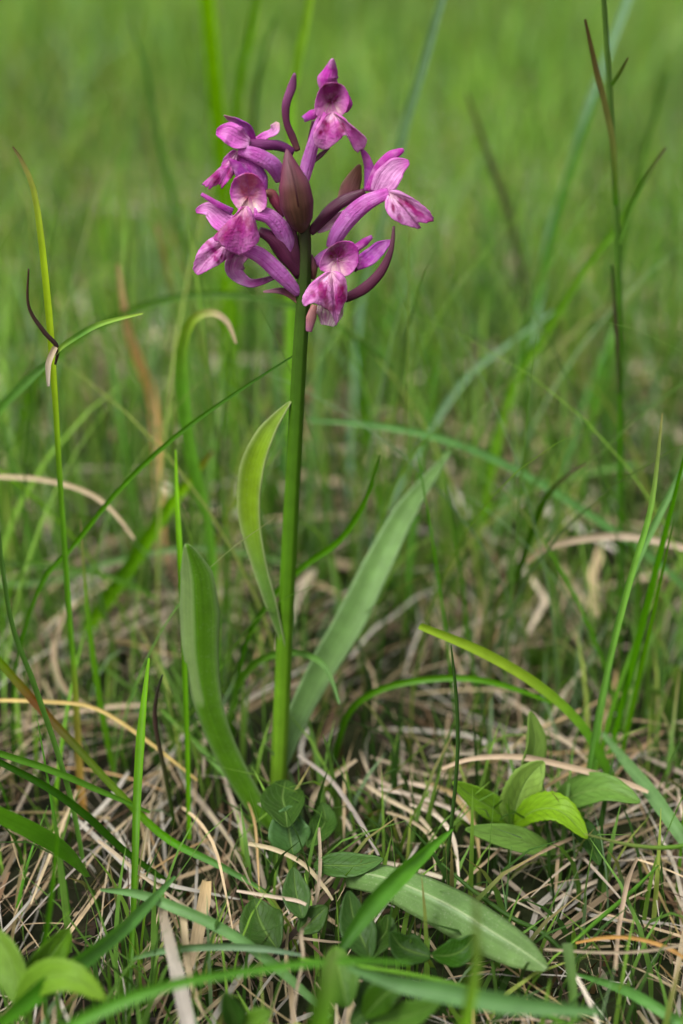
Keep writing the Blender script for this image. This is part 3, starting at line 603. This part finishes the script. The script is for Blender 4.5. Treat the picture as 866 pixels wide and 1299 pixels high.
 ('pointed green blade standing in front of the speckled leaf', [(432, 1205), (470, 1150), (510, 1105), (540, 1080), (574, 1052)], [10, 24, 24, 15, 2], [DK, MID, MID], .243, .275, G(fold=0.5)),
 ('blurred narrow yellow-green blade at the bottom crossing the speckled leaf', [(585, 1320), (602, 1225), (604, 1130)], [18, 14, 4], [BR, (0.12, 0.15, 0.05)], .2, .2, G()),
 ('defocused thick blade poking up at the bottom centre', [(400, 1330), (412, 1255), (424, 1205)], [28, 28, 8], [MID, (0.12, 0.18, 0.05)], .19, .195, G()),
 ('green blade lying along the orchid base from the rounded leaf', [(345, 1048), (310, 1012), (268, 962), (205, 900)], [3, 9, 9, 4], [BLU, MID], .325, .36, G()),
]
for lab, pts, wd, col, Y0, Y1, kw in HERO: blade(lab, pts, wd, col, Y0, Y1, **kw)
STRAWS = [
 ('blurred tan straw arch crossing the left edge above the orchid leaves', [(-15, 604), (50, 608), (105, 622), (140, 646), (170, 684)], [5, 6, 6, 5, 3], (0.34, 0.27, 0.18), .41, .395, {}),
 ('pale tan straw arch crossing the right edge', [(668, 712), (700, 692), (770, 680), (830, 686), (900, 705)], [7, 9, 10, 9, 8], [TAN, PTAN, PTAN], .405, .39, {}),
 ('thin yellow straw sloping down left of the rounded orchid leaf', [(-10, 888), (60, 890), (120, 898), (180, 935), (250, 990)], [4, 5, 5, 5, 3], (0.5, 0.38, 0.17), .345, .33, {}),
 ('loop of pale straw curving under the left stem', [(82, 776), (68, 820), (78, 868), (120, 902), (160, 925)], [7, 8, 8, 6, 4], PTAN, .40, .37, {}),
 ('crooked tan straw slanting across litter beside the jointed stem', [(124, 1066), (148, 1084), (180, 1110), (225, 1143), (290, 1185)], [4, 5, 5, 4, 3], TAN, .287, .265, {}),
 ('broad bleached dead leaf strip at the bottom left', [(205, 1150), (215, 1190), (228, 1245), (240, 1310)], [11, 17, 20, 18], [(0.24, 0.19, 0.14), (0.31, 0.28, 0.24), (0.31, 0.28, 0.25)], .265, .225, {}),
 ('wide tan dead strip standing behind the bleached one', [(262, 1118), (258, 1150), (248, 1200), (238, 1232)], [12, 17, 16, 6], [TAN, PTAN], .283, .26, {}),
 ('narrow curled dead strip right of the bleached one', [(232, 1160), (238, 1220), (248, 1262), (260, 1290)], [9, 9, 7, 2], PTAN, .262, .24, {}),
 ('kinked straw stem zigzagging below the orchid', [(404, 1050), (406, 1090), (403, 1130), (392, 1165), (382, 1182), (384, 1215), (375, 1260), (368, 1310)], [4, 5, 5, 5, 6, 4, 4, 4], PTAN, .30, .23, {}),
 ('arched straw ending in a curl below the orchid base', [(315, 1070), (350, 1078), (385, 1096), (410, 1124), (422, 1142)], [5, 6, 6, 5, 3], TAN, .30, .285, {}),
 ('long straw lying level from the litter to the zigzag stem', [(300, 1130), (345, 1137), (375, 1142), (393, 1150)], [3, 5, 5, 3], PTAN, .272, .27, {}),
 ('bent tan straw curving up right of the orchid foot', [(394, 1030), (398, 1010), (415, 990), (452, 964)], [5, 8, 8, 4], TAN, .315, .335, {}),
 ('grey straw slanting down from the orchid foot', [(378, 958), (420, 990), (455, 1040), (480, 1085)], [4, 6, 6, 3], (0.2, 0.17, 0.14), .34, .30, {}),
 ('long pale straw bowed across the light rosette', [(560, 975), (600, 962), (660, 960), (720, 972), (790, 992), (822, 1005)], [4, 6, 8, 8, 8, 4], PTAN, .325, .318, {}),
 ('orange-brown straw bowed at the lower right', [(730, 1196), (770, 1189), (810, 1191), (850, 1204), (880, 1225)], [3, 5, 5, 5, 3], ORG, .262, .25, {}),
 ('thin straight straw lying level at the lower right edge', [(690, 1204), (760, 1208), (820, 1206), (880, 1196)], [3, 4, 4, 3], PTAN, .255, .25, {}),
 ('pale straw upright among dark gaps at the lower right', [(780, 1230), (784, 1180), (795, 1120), (808, 1088)], [5, 6, 7, 4], PTAN, .25, .29, {}),
 ('straw running down beside the blunt blade to the bottom', [(726, 1230), (745, 1265), (762, 1310)], [4, 5, 4], GREY, .25, .23, {}),
 ('blurred whitish straw fragment in the right mid grass', [(690, 785), (715, 765), (738, 748)], [9, 13, 8], GREY, .52, .5, {}),
]
for lab, pts, wd, col, Y0, Y1, kw in STRAWS: straw(lab, pts, wd, col, Y0, Y1, **{**dict(fold=0.15), **kw})
# the sheaf of bleached straws right of the orchid
SHEAF = [([(470, 985), (510, 1005), (545, 1025), (575, 1060)], 7), ([(480, 1000), (530, 1010), (580, 1030), (620, 1065)], 6), ([(505, 990), (560, 1002), (596, 1020), (618, 1036)], 7),
         ([(455, 990), (490, 1012), (530, 1035), (560, 1075)], 6), ([(540, 992), (575, 1008), (600, 1045), (608, 1090)], 7), ([(520, 1020), (555, 1035), (575, 1065), (582, 1120)], 6),
         ([(490, 1030), (520, 1040), (545, 1062), (552, 1105)], 5), ([(545, 960), (590, 955), (640, 962), (690, 985)], 5), ([(470, 960), (520, 975), (560, 985), (610, 980)], 5)]
SLAB = ['drooping from the orchid foot into the middle of the sheaf', 'sweeping furthest toward the light rosette from the orchid foot', 'lying topmost of the sheaf with its end by the rosette leaf', 'starting closest to the orchid foot, lowest at the sheaf back',
        'turning down steeply beside the rosette leaf', 'hanging down toward the middle of the speckled leaf', 'short, hanging down toward the pointed blade tip', 'running level behind the light rosette', 'running level behind the whole sheaf']
for i, (pts, wd) in enumerate(SHEAF):
    straw('bleached straw ' + SLAB[i], pts, [wd * .6, wd, wd, wd * .4], random.choice([TAN, PTAN, PTAN]), ground_y(pts[0][1]) - 0.006, ground_y(pts[-1][1]) - 0.004, group='bleached straws in the sheaf right of the orchid')

# ------------------------------------------------------------------ broad-leaved plants
def oval_leaf(parent, pts, w, col, Y0, Y1, tooth=0.0, cup=0.2, fold=0.15, twist=0.0, mat=None, name='leaf', facing=None, edge=None):
    P = place(pts, Y0, Y1); a = wpx(w, P[len(P) // 2])[0]; mb = MB()
    strap(mb, P, [a * .15, a * .55, a * .88, a, a * .95, a * .78, a * .48, a * .06], col, n=30, k=9, cup=cup, fold=fold, twist=twist, tooth=tooth, wave=0.05, facing=facing, edge=edge)
    return link(name, mb.mesh(name, mat or M_PLAIN), parent, 0.0003)
UP = (0, -0.6, 0.8)
LIM, LM2, DG = (0.13, 0.25, 0.025), (0.085, 0.19, 0.018), (0.022, 0.064, 0.005)
yp = 0.315
LR, LR2 = (0.15, 0.28, 0.025), (0.115, 0.235, 0.02)
t = empty('rosette_plant', ground_at(655, yp)); tag(t, 'small plant with a rosette of light green toothed leaves right of the orchid', 'plant')
oval_leaf(t, [(650, 1048), (655, 1020), (668, 990), (690, 966)], 52, [LR2, LR, LR], yp, yp + .003, .05, twist=-0.3, fold=.35, facing=UP)
oval_leaf(t, [(650, 1045), (628, 1028), (602, 1012), (574, 992)], 34, [LR2, LR], yp, yp - .006, .05, twist=0.2, facing=UP)
oval_leaf(t, [(652, 1046), (680, 1028), (712, 1030), (745, 1064)], 42, [LR2, LR], yp, yp - .014, .07, twist=0.1, facing=UP)
oval_leaf(t, [(705, 1082), (670, 1070), (630, 1060), (590, 1052)], 34, [LR2, LR2], yp - .005, yp - .012, .0, facing=UP)
oval_leaf(t, [(668, 1010), (672, 975), (678, 940), (672, 903)], 34, [LR2, LR], yp + .008, yp + .01, .04, twist=-.4)
t2 = empty('rosette_plant', ground_at(735, .33)); tag(t2, 'flat green leaf plant just right of the light toothed rosette', 'plant')
oval_leaf(t2, [(700, 1030), (730, 1008), (770, 1002), (812, 1018)], 44, [DG, LM2, LM2], .325, .31, .0, facing=UP)
oval_leaf(t2, [(712, 1035), (735, 1050), (750, 1072), (760, 1098)], 30, [DG, DG], .318, .30, .0, facing=UP)
yq = .232
t3 = empty('rosette_plant', ground_at(25, yq)); tag(t3, 'light green toothed plant at the bottom left corner', 'plant')
oval_leaf(t3, [(22, 1275), (20, 1240), (8, 1205), (-14, 1172)], 46, [LM2, LIM], yq, yq + .01, .05, twist=.3)
oval_leaf(t3, [(20, 1275), (50, 1245), (90, 1240), (134, 1268)], 44, [LM2, LIM], yq, yq - .008, .05, facing=UP)
oval_leaf(t3, [(26, 1270), (45, 1235), (70, 1205), (88, 1178)], 40, [DG, LM2], yq + .004, yq + .02, .03, twist=-.2)
t4 = empty('rosette_plant', ground_at(852, .40)); tag(t4, 'upright light green plant cut by the right edge', 'plant')
for pts, w_, tw in (([(850, 958), (845, 920), (835, 890), (822, 872)], 36, .2), ([(852, 958), (862, 915), (864, 880), (858, 845)], 38, -.2), ([(856, 958), (880, 930), (900, 905), (915, 880)], 34, .1)):
    oval_leaf(t4, pts, w_, [LM2, LIM], .39, .385, .0, twist=tw)
# round-leaved plants round the orchid's foot
RN = (0.03, 0.085, 0.006)
def round_plant(label, base, leaves, Y):
    t = empty('round_leaved_plant', ground_at(base, Y)); tag(t, label, 'plant')
    for pts, w_, c, dY in leaves:
        oval_leaf(t, pts, w_, c, Y, Y + dY, 0, facing=UP, cup=.3)
round_plant('small plant with cupped round leaves at the orchid foot', 372, [([(372, 1085), (368, 1066), (366, 1045), (368, 1022)], 54, [RN, (0.08, 0.18, 0.05)], .008), ([(364, 1050), (362, 1030), (358, 1012), (362, 990)], 56, DG, .02), ([(390, 1075), (405, 1055), (412, 1040), (408, 1018)], 34, RN, .015)], .300)
round_plant('round-leaved plant below the zigzag straw crossing', 380, [([(384, 1165), (378, 1145), (374, 1125), (372, 1100)], 36, RN, .01), ([(378, 1182), (392, 1172), (402, 1162), (415, 1150)], 34, RN, .004), ([(352, 1205), (338, 1185), (328, 1165), (322, 1140)], 58, [DG, RN], .012)], .268)
round_plant('dark round-leaved plant under the speckled leaf base', 465, [([(470, 1215), (458, 1190), (448, 1165), (442, 1130)], 46, [DG, DG], .01), ([(468, 1215), (480, 1195), (490, 1180), (492, 1160)], 34, DG, .01)], .257)
round_plant('pair of dark oval leaves below the middle of the speckled leaf', 545, [([(548, 1212), (570, 1212), (588, 1204), (602, 1186)], 36, [RN, DG], .004), ([(546, 1214), (525, 1208), (508, 1200), (495, 1182)], 40, DG, .004)], .255)
round_plant('leafy low plant at the bottom centre', 455, [([(440, 1278), (434, 1250), (428, 1225), (425, 1200)], 48, [RN, LM2], .01), ([(462, 1290), (480, 1270), (495, 1258), (515, 1252)], 40, RN, .0), ([(470, 1300), (505, 1292), (530, 1285), (560, 1270)], 36, LM2, -.004), ([(445, 1300), (470, 1275), (474, 1250), (468, 1225)], 42, DG, .01)], .232)
round_plant('small plant by the bottom edge right of the bleached strip', 300, [([(300, 1310), (296, 1290), (290, 1275), (284, 1258)], 30, RN, .0), ([(305, 1310), (318, 1300), (330, 1290), (345, 1284)], 28, LM2, .0)], .222)
# soft-focus herbs among the grass behind
def herb(label, px, Y, leaves, cols):
    t = empty('broad_leaved_herb', ground_at(px, Y)); tag(t, label, 'plant')
    for pts, w_, tw in leaves: oval_leaf(t, pts, w_, cols, Y, Y - .004, 0, twist=tw)
herb('blurred bright green herb below the pale straw arch at the edge', 735, .50, [([(735, 850), (738, 800), (742, 750), (738, 705)], 44, .2), ([(733, 850), (715, 815), (705, 785), (692, 770)], 34, -.2), ([(738, 850), (762, 815), (772, 780), (778, 760)], 30, .1)], [LM2, LIM])
herb('small blurred herb in the right meadow beneath the tall stem node', 735, .72, [([(735, 640), (738, 605), (735, 570), (728, 540)], 46, .1), ([(735, 640), (755, 610), (765, 585), (770, 570)], 30, -.2)], [LM2, LIM])
herb('dim blurred herb between the orchid stem and the pale leaf', 452, .58, [([(455, 715), (450, 685), (448, 660), (452, 640)], 30, .1), ([(455, 715), (475, 695), (485, 680), (495, 672)], 26, .1)], [LM2, LM2])
herb('greyish pale blurred herb leaf by the left edge', 22, .6, [([(24, 620), (20, 580), (16, 545), (22, 510)], 30, .2), ([(24, 620), (34, 590), (42, 565), (52, 548)], 20, 0)], [(0.2, 0.28, 0.14), (0.28, 0.34, 0.22)])
herb('blurred low herb left of the upright edge plant', 700, .42, [([(700, 880), (690, 855), (684, 835), (672, 822)], 28, .2), ([(702, 880), (716, 855), (724, 838), (736, 826)], 26, -.1)], [DG, LM2])
# the fallen speckled leaf
def fallen():
    t = empty('fallen_leaf', ground_at(560, .275)); tag(t, 'broad grey-green leaf with whitish specks lying across the straw litter', 'leaf')
    pts = [(438, 1108), (480, 1112), (525, 1128), (575, 1152), (620, 1180), (660, 1205), (693, 1229)]
    P = place(pts, .288, .250); mb = MB()
    strap(mb, P, [x * .3 / FPX for x in (34, 46, 60, 66, 62, 46, 6)], [(0.11, 0.205, 0.055), (0.10, 0.185, 0.05), (0.10, 0.175, 0.048)], n=34, k=11, cup=-.1, fold=-.55, facing=UP, edge=(0.12, 0.2, 0.06), wave=.05)
    b = link('blade', mb.mesh('blade', M_DUSTY), t, .0004)
    Q = [p + Vector((0, -.0001, .0003)) for p in P]; mb = MB()
    strap(mb, Q, [.0006, .0005, .0005, .0004, .0002], (0.22, 0.30, 0.13), n=34, k=3, cup=-.6, facing=UP); link('midrib', mb.mesh('midrib', M_DUSTY), b)
fallen()
t = empty('leaf_plant', ground_at(420, .288)); tag(t, 'darker green leaf overlapping the base of the speckled fallen leaf', 'leaf')
oval_leaf(t, [(398, 1098), (425, 1098), (455, 1098), (486, 1090)], 34, [DG, (0.06, 0.13, 0.03)], .29, .285, 0, facing=UP)

# ------------------------------------------------------------------ repeats: loose blades and straws that can be told apart
def proto_blades(n):
    out = []
    for i in range(n):
        mb = MB(); bend = random.uniform(.05, .75); w_ = random.uniform(.010, .022)
        pts = [(0, bend * s * s * .8, s - .28 * bend * s * s * s) for s in (0, .2, .4, .6, .8, 1.0)]
        base = random.choice([BR, MID, MID, DK, BLU, MID]); tip = random.choice([base, base, base, (0.2, 0.17, 0.07)])
        strap(mb, pts, [w_ * .7, w_, w_, w_ * .8, w_ * .5, w_ * .08], [base, base, base, tip], n=14, k=3, fold=.35, cup=0, facing=(0, 1, .25), twist=[random.uniform(-.6, .6), random.uniform(-.6, .6)])
        out.append((mb.mesh('grass_blade', M_GRASS), bend, base))
    return out
def proto_straws(n):
    out = []
    for i in range(n):
        mb = MB(); a, b, c = (random.uniform(-.07, .07) for _ in range(3)); w_ = random.uniform(.008, .022)
        pts = [(a * math.sin(2.5 * s) * .7, s, .04 + .10 * math.sin(math.pi * s) * random.uniform(.2, .8) + b * .15 * s) for s in (0, .25, .5, .75, 1.0)]
        base = random.choice([TAN, PTAN, PTAN, GREY, (0.36, 0.25, 0.15), (0.5, 0.4, 0.26)])
        strap(mb, pts, [w_ * .7, w_, w_, w_ * .8, w_ * .3], [base, base, tuple(x * .85 for x in base)], n=12, k=3, fold=.3, cup=0, facing=(0, 0, 1), twist=[random.uniform(-1, 1), random.uniform(-1, 1)])
        out.append((mb.mesh('dry_straw', M_STRAW), base))
    return out
def inview(p):
    d = depth(p)
    if d < .1: return None
    x = CX + FPX * p.x / d; up = Vector((0, SP, CP)); y = CY - FPX * (p - CAMP).dot(up) / d
    return x, y
PB, PS = proto_blades(18), proto_straws(18)
cname = {BR: 'bright green', MID: 'mid green', DK: 'dark green', BLU: 'blue-green'}
MARKS = [((560, 1150), 'the speckled fallen leaf'), ((655, 1010), 'the light toothed rosette'), ((40, 1220), 'the bottom corner toothed plant'), ((230, 1230), 'the broad bleached leaf strip'),
         ((390, 1150), 'the zigzag straw stem'), ((370, 1040), 'the cupped round leaves'), ((355, 960), 'the orchid foot'), ((250, 800), 'the rounded orchid leaf'), ((175, 1000), 'the jointed bright stem'),
         ((430, 780), 'the pale arching orchid leaf'), ((785, 700), 'the tallest grass stem'), ((80, 700), 'the stem with curled brown leaf'), ((560, 1030), 'the straw sheaf'), ((725, 1245), 'the short blunt blade'),
         ((800, 1120), 'the wide blade at the edge'), ((850, 910), 'the upright edge plant'), ((570, 860), 'the hoop-shaped blade'), ((100, 1090), 'the broad edge-cut blade'), ((750, 900), 'the tall bent blade'),
         ((660, 670), 'the dark curved blade'), ((440, 1280), 'the leafy bottom plant'), ((800, 1260), 'the grey-green lying blade'), ((120, 890), 'the loop of pale straw'), ((320, 700), 'the narrow orchid leaf'), ((520, 660), 'the blurred grey-green arch')]
def near(q):
    (mx, my), nm = min(MARKS, key=lambda m: (m[0][0] - q[0]) ** 2 + (m[0][1] - q[1]) ** 2)
    dx, dy = q[0] - mx, q[1] - my
    return ('just beside ' if math.hypot(dx, dy) < 45 else 'behind ' if dy < -abs(dx) else 'in front of ' if dy > abs(dx) else 'to the left of ' if dx < 0 else 'to the right of ') + nm
cnt = 0
while cnt < 240:
    Y = .25 + .60 * random.random() ** .9
    g = ground_at(random.uniform(-30, 896), Y); q = inview(g)
    L = random.uniform(.03, .07) if Y < .33 else random.uniform(.05, .15)
    if Y < .36 and 180 < q[0] < 620 and random.random() < .75: continue
    if abs(q[0] - 360) < 60 and Y < .4: L = min(L, .035)
    if Y < .345 and 540 < q[0] < 780: L = min(L, .026)
    if Y < .30: L = min(L, .04)
    me, bend, base = random.choice(PB)
    az = random.uniform(-math.pi, math.pi)
    o = bpy.data.objects.new('grass_strand', me); COL.objects.link(o)
    o.location = (g.x, g.y, -.012); wd = L * random.uniform(.8, 1.15) * (1 if L > .06 else 1.3); o.scale = (wd, L, L); o.rotation_euler = (random.uniform(-.15, .15), random.uniform(-.15, .15), az)
    hor = 'arching' if bend > .45 else ('leaning' if bend > .2 else 'upright')
    size = 'short' if L < .05 else 'middling' if L < .09 else 'long'
    lab = f'{size} {hor} {cname[base]} blade {near(q)}'
    tag(o, lab, 'grass blade', lab.replace(' blade ', ' blades ')); cnt += 1
sname = {TAN: 'tan', PTAN: 'pinkish tan', GREY: 'grey', (0.36, 0.25, 0.15): 'brown', (0.5, 0.4, 0.26): 'pale yellow'}
TUFT = []
for i in range(150):
    Y = .17 + .62 * random.random() ** 1.25; g = ground_at(random.uniform(-140, 1006), Y)
    TUFT.append((g.x, g.y, random.gauss(-1.57, .65), random.uniform(.5, 1.3)))
cnt = 0
while cnt < 285:
    tx, ty, ta, ts = random.choice(TUFT[:])
    if ty > .5: continue
    g = Vector((tx + random.gauss(0, .009), ty + random.gauss(0, .009), 0)); q = inview(g)
    if q is None or not (-60 < q[0] < 926 and q[1] < 1340): continue
    L = random.uniform(.026, .062); me, base = random.choice(PS); az = (ta if random.random() < .8 else random.uniform(-3, 3)) + random.gauss(0, .28) - math.pi / 2
    o = bpy.data.objects.new('dry_straw', me); COL.objects.link(o)
    o.location = (g.x, g.y, random.uniform(-.007, .003)); wd = L * random.uniform(.7, 1.5); o.scale = (wd, L, L * random.uniform(.8, 1.6)); o.rotation_euler = (random.uniform(-.1, .16), random.uniform(-.7, .7), az)
    way = 'crosswise' if abs(math.sin(az)) > .6 else 'lengthwise'
    lab = f'{sname[base]} {way} straw {near(q)}'
    tag(o, lab, 'straw', lab.replace(' straw ', ' straws ')); cnt += 1

# ------------------------------------------------------------------ uncountable growth
def ribbons(name, X, Y, Z0, az, L, W, bend, col, tipcol, mat, lying=False, n=5, wig=None):
    m = len(X); s = np.linspace(0, 1, n)[None, :]
    L_, b_ = L[:, None], bend[:, None]
    if lying: hor, ver = L_ * s, L_ * b_ * np.sin(np.pi * s)
    else: hor, ver = L_ * b_ * s * s * .8, L_ * (s - .28 * b_ * s ** 3)
    dx, dy = np.cos(az)[:, None], np.sin(az)[:, None]
    side = (wig[:, None] * np.sin(np.pi * s * 1.3) * L_) if wig is not None else 0 * hor
    if wig is not None:
        ks = rng.uniform(.25, .8, m)[:, None]; side = side + np.maximum(s - ks, 0) * (rng.normal(0, .6, m) * (rng.random(m) < .35))[:, None] * L_
    cx = X[:, None] + dx * hor - dy * side; cy = Y[:, None] + dy * hor + dx * side; cz = Z0[:, None] + ver
    ya = az[:, None] + np.pi / 2 + (rng.uniform(-1.2, 1.2, m)[:, None] if not lying else 0) + 0 * s
    prof = np.interp(s, [0, .2, .6, .85, 1], [.7, 1, .85, .5, .06] if not lying else [.5, 1, 1, .9, .4])
    hw = W[:, None] * .5 * prof; tl = rng.uniform(-.7, .7, m)[:, None] if lying else 0 * W[:, None]
    vx = np.stack([cx - np.cos(ya) * hw, cx + np.cos(ya) * hw], -1)
    vy = np.stack([cy - np.sin(ya) * hw, cy + np.sin(ya) * hw], -1)
    vz = np.stack([cz - tl * hw, cz + tl * hw], -1)
    V = np.stack([vx, vy, vz], -1).reshape(-1, 3)
    b = (np.arange(m) * n * 2)[:, None] + np.arange(n - 1)[None, :] * 2
    F = np.stack([b, b + 1, b + 3, b + 2], -1).reshape(-1, 4)
    me = bpy.data.meshes.new(name); nf = len(F)
    me.vertices.add(len(V)); me.vertices.foreach_set('co', V.astype(np.float32).ravel())
    me.loops.add(nf * 4); me.loops.foreach_set('vertex_index', F.astype(np.int32).ravel())
    me.polygons.add(nf); me.polygons.foreach_set('loop_start', (np.arange(nf) * 4).astype(np.int32))
    me.polygons.foreach_set('use_smooth', np.ones(nf, dtype=bool))
    me.update(calc_edges=True)
    f = np.clip((s - .55) / .45, 0, 1)[..., None]
    C = col[:, None, :] * (1 - f) + tipcol[:, None, :] * f; C = np.repeat(C[:, :, None, :], 2, 2).reshape(-1, 3)
    a = me.color_attributes.new('tint', 'FLOAT_COLOR', 'POINT'); a.data.foreach_set('color', np.concatenate([C, np.ones((len(C), 1))], 1).astype(np.float32).ravel())
    uv = np.stack(np.broadcast_arrays(np.array([0., 1.])[None, None, :] + rng.uniform(0, 50, m)[:, None, None], s[..., None] + 0 * cx[..., None]), -1).reshape(-1, 2)
    me.uv_layers.new(name='UVMap').data.foreach_set('uv', uv[F.ravel()].astype(np.float32).ravel())
    me.materials.append(mat); o = bpy.data.objects.new(name, me); COL.objects.link(o); return o
def scatter(n, y0, y1, margin=1.6, p=1.0):
    Y = y0 + (y1 - y0) * rng.random(n) ** p
    return rng.uniform(-1, 1, n) * (Y * .27 * margin + .05), Y
def pick(cols, probs, n, jit=.25):
    c = np.array(cols)[rng.choice(len(cols), n, p=probs)]
    return c * (1 + rng.uniform(-jit, jit, (n, 1)))
GC = [(.185, .335, .048), (.12, .24, .042), (.042, .10, .018), (.18, .28, .14), (.28, .35, .075)]; GP = [.3, .36, .14, .12, .08]
def field(name, label, n, y0, y1, l0, l1, w0, w1, margin=1.5, p=1.0, bend=(.05, .8), probs=GP, keep=None, rings=5):
    X, Y = scatter(n, y0, y1, margin, p)
    if keep is not None: k = keep(X, Y); X, Y = X[k], Y[k]
    m = len(X); c = pick(GC, probs, m); dry = rng.random(m) < .12
    tip = np.where(dry[:, None], np.array([.3, .22, .1]), c)
    c = c * (1 + .28 * np.sin(X * 9 / (1 + Y) * 2.2 + 1) * np.sin(Y * 7 / (1 + Y * .4) + 2) + .18 * np.sin(X * 31 / (1 + Y) + Y * 13))[:, None]
    o = ribbons(name, X, Y, np.full(m, -.012), rng.uniform(0, 6.28, m), rng.uniform(l0, l1, m), rng.uniform(w0, w1, m), rng.uniform(*bend, m), c, tip, M_FIELD, n=rings)
    tag(o, label, 'grass', kind='stuff')
def patchy(f, thr, seed):
    def k(X, Y): return (np.sin(X * f + seed) * np.cos(Y * f * .9 + seed * 2) + .6 * np.sin(X * f * 2.3 + Y * f * 1.7 + seed) + rng.normal(0, .35, len(X))) > thr
    return k
field('near_grass', 'loose low grass growing through the litter round the orchid', 5200, .20, .60, .016, .048, .0006, .0018, keep=patchy(38, -.15, 1.0), probs=[.2, .36, .3, .09, .05])
field('low_grass', 'low soft green growth between the straws behind the orchid', 2800, .42, 1.6, .015, .04, .0010, .003, p=.75, keep=patchy(17, -.35, 2.0))
field('meadow_grass', 'soft green meadow grass behind the orchid', 2500, .42, 1.35, .04, .14, .0009, .0024, rings=7, probs=[.38, .34, .06, .12, .10], p=.75)
field('fine_grass', 'hair-thin tangled grass rising behind and beside the orchid', 2200, .37, 1.1, .05, .2, .0004, .0011, p=.8, bend=(.1, .95), probs=[.34, .34, .1, .14, .08], rings=10)
field('meadow_grass', 'dense blurred meadow grass further back', 17000, 1.25, 3.2, .05, .17, .0018, .0042, margin=2.2, p=.8, probs=[.38, .34, .08, .12, .08])
field('meadow_grass', 'distant blurred meadow grass filling the top of the view', 52000, 3.0, 14.0, .08, .2, .005, .012, margin=2.8, p=.8, probs=[.36, .36, .08, .12, .08])
def litter(name, label, n, y0, y1, l0, l1, w0, w1, z0, z1, margin=1.6, p=1.0, tufts=None, keep=None, bright=1.0, probs=(.2, .22, .14, .2, .14, .10)):
    if tufts is None:
        X, Y = scatter(n, y0, y1, margin, p)
        if keep is not None: k = keep(X, Y); X, Y = X[k], Y[k]
        m = len(X); az = np.where(rng.random(m) < .6, rng.normal(-1.57, .75, m), rng.uniform(0, 6.28, m))
    else:
        T = np.array(tufts)[rng.integers(0, len(tufts), n)]; m = n
        X, Y = T[:, 0] + rng.normal(0, .009, n), T[:, 1] + rng.normal(0, .009, n); az = T[:, 2] + rng.normal(0, .32, n)
    c = pick([(.42, .33, .20), (.44, .36, .27), (.45, .41, .35), (.34, .25, .15), (.15, .09, .05), (.07, .045, .03)], probs, m, .45) * .85
    Z = z0 + rng.random(m) ** 1.4 * (z1 - z0)
    o = ribbons(name, X, Y, Z, az, rng.uniform(l0, l1, m), w0 + (w1 - w0) * rng.random(m) ** 2, rng.uniform(-.03, .07, m), c * bright, c * .9 * bright, M_LITTER, lying=True, n=6, wig=rng.normal(0, .03, m))
    tag(o, label, 'litter', kind='stuff')
litter('straw_litter', 'tangled bleached straw litter drooping in tufts round the orchid', 1900, 0, 0, .02, .07, .0003, .0016, -.011, .004, tufts=TUFT)
litter('straw_litter', 'fine broken straw and old brown litter lying on the soil', 1000, .17, .6, .004, .03, .0003, .0013, -.013, -.002, probs=(.12, .14, .12, .16, .2, .26))
litter('straw_litter', 'blurred straw litter between the grass behind', 6000, .46, 1.9, .02, .07, .0010, .0038, -.012, .010, p=.8, bright=1.45, keep=patchy(15, -.2, 4.0))
litter('straw_litter', 'thin scattering of dead straw in the far meadow', 2400, 1.6, 3.5, .03, .09, .002, .005, -.01, .01, bright=1.3, keep=patchy(6, .2, 5.0))
litter('leaf_mould', 'dark crumbs of rotted leaf and stalk over the bare soil', 4000, .17, .75, .002, .009, .0005, .0022, -.016, -.007, bright=.7, probs=(.03, .04, .05, .13, .3, .45))
# moss and leaf mould
def moss():
    n = 6000; X, Y = scatter(n, .18, .7, 1.5, .9)
    k = (np.sin(X * 61 + 1) * np.cos(Y * 53) + .5 * np.sin(X * 140 + Y * 90)) > .05; X, Y = X[k], Y[k]; m = len(X)
    c = pick([(.03, .065, .01), (.055, .08, .015), (.07, .045, .018), (.06, .03, .015)], [.4, .25, .2, .15], m, .4)
    o = ribbons('moss', X, Y, np.full(m, -.013), rng.uniform(0, 6.28, m), rng.uniform(.004, .013, m), rng.uniform(.0006, .0016, m), rng.uniform(.2, 1., m), c, c, M_FIELD, n=3)
    tag(o, 'mossy green and brown ground cover between the straws', 'moss', kind='stuff')
moss()
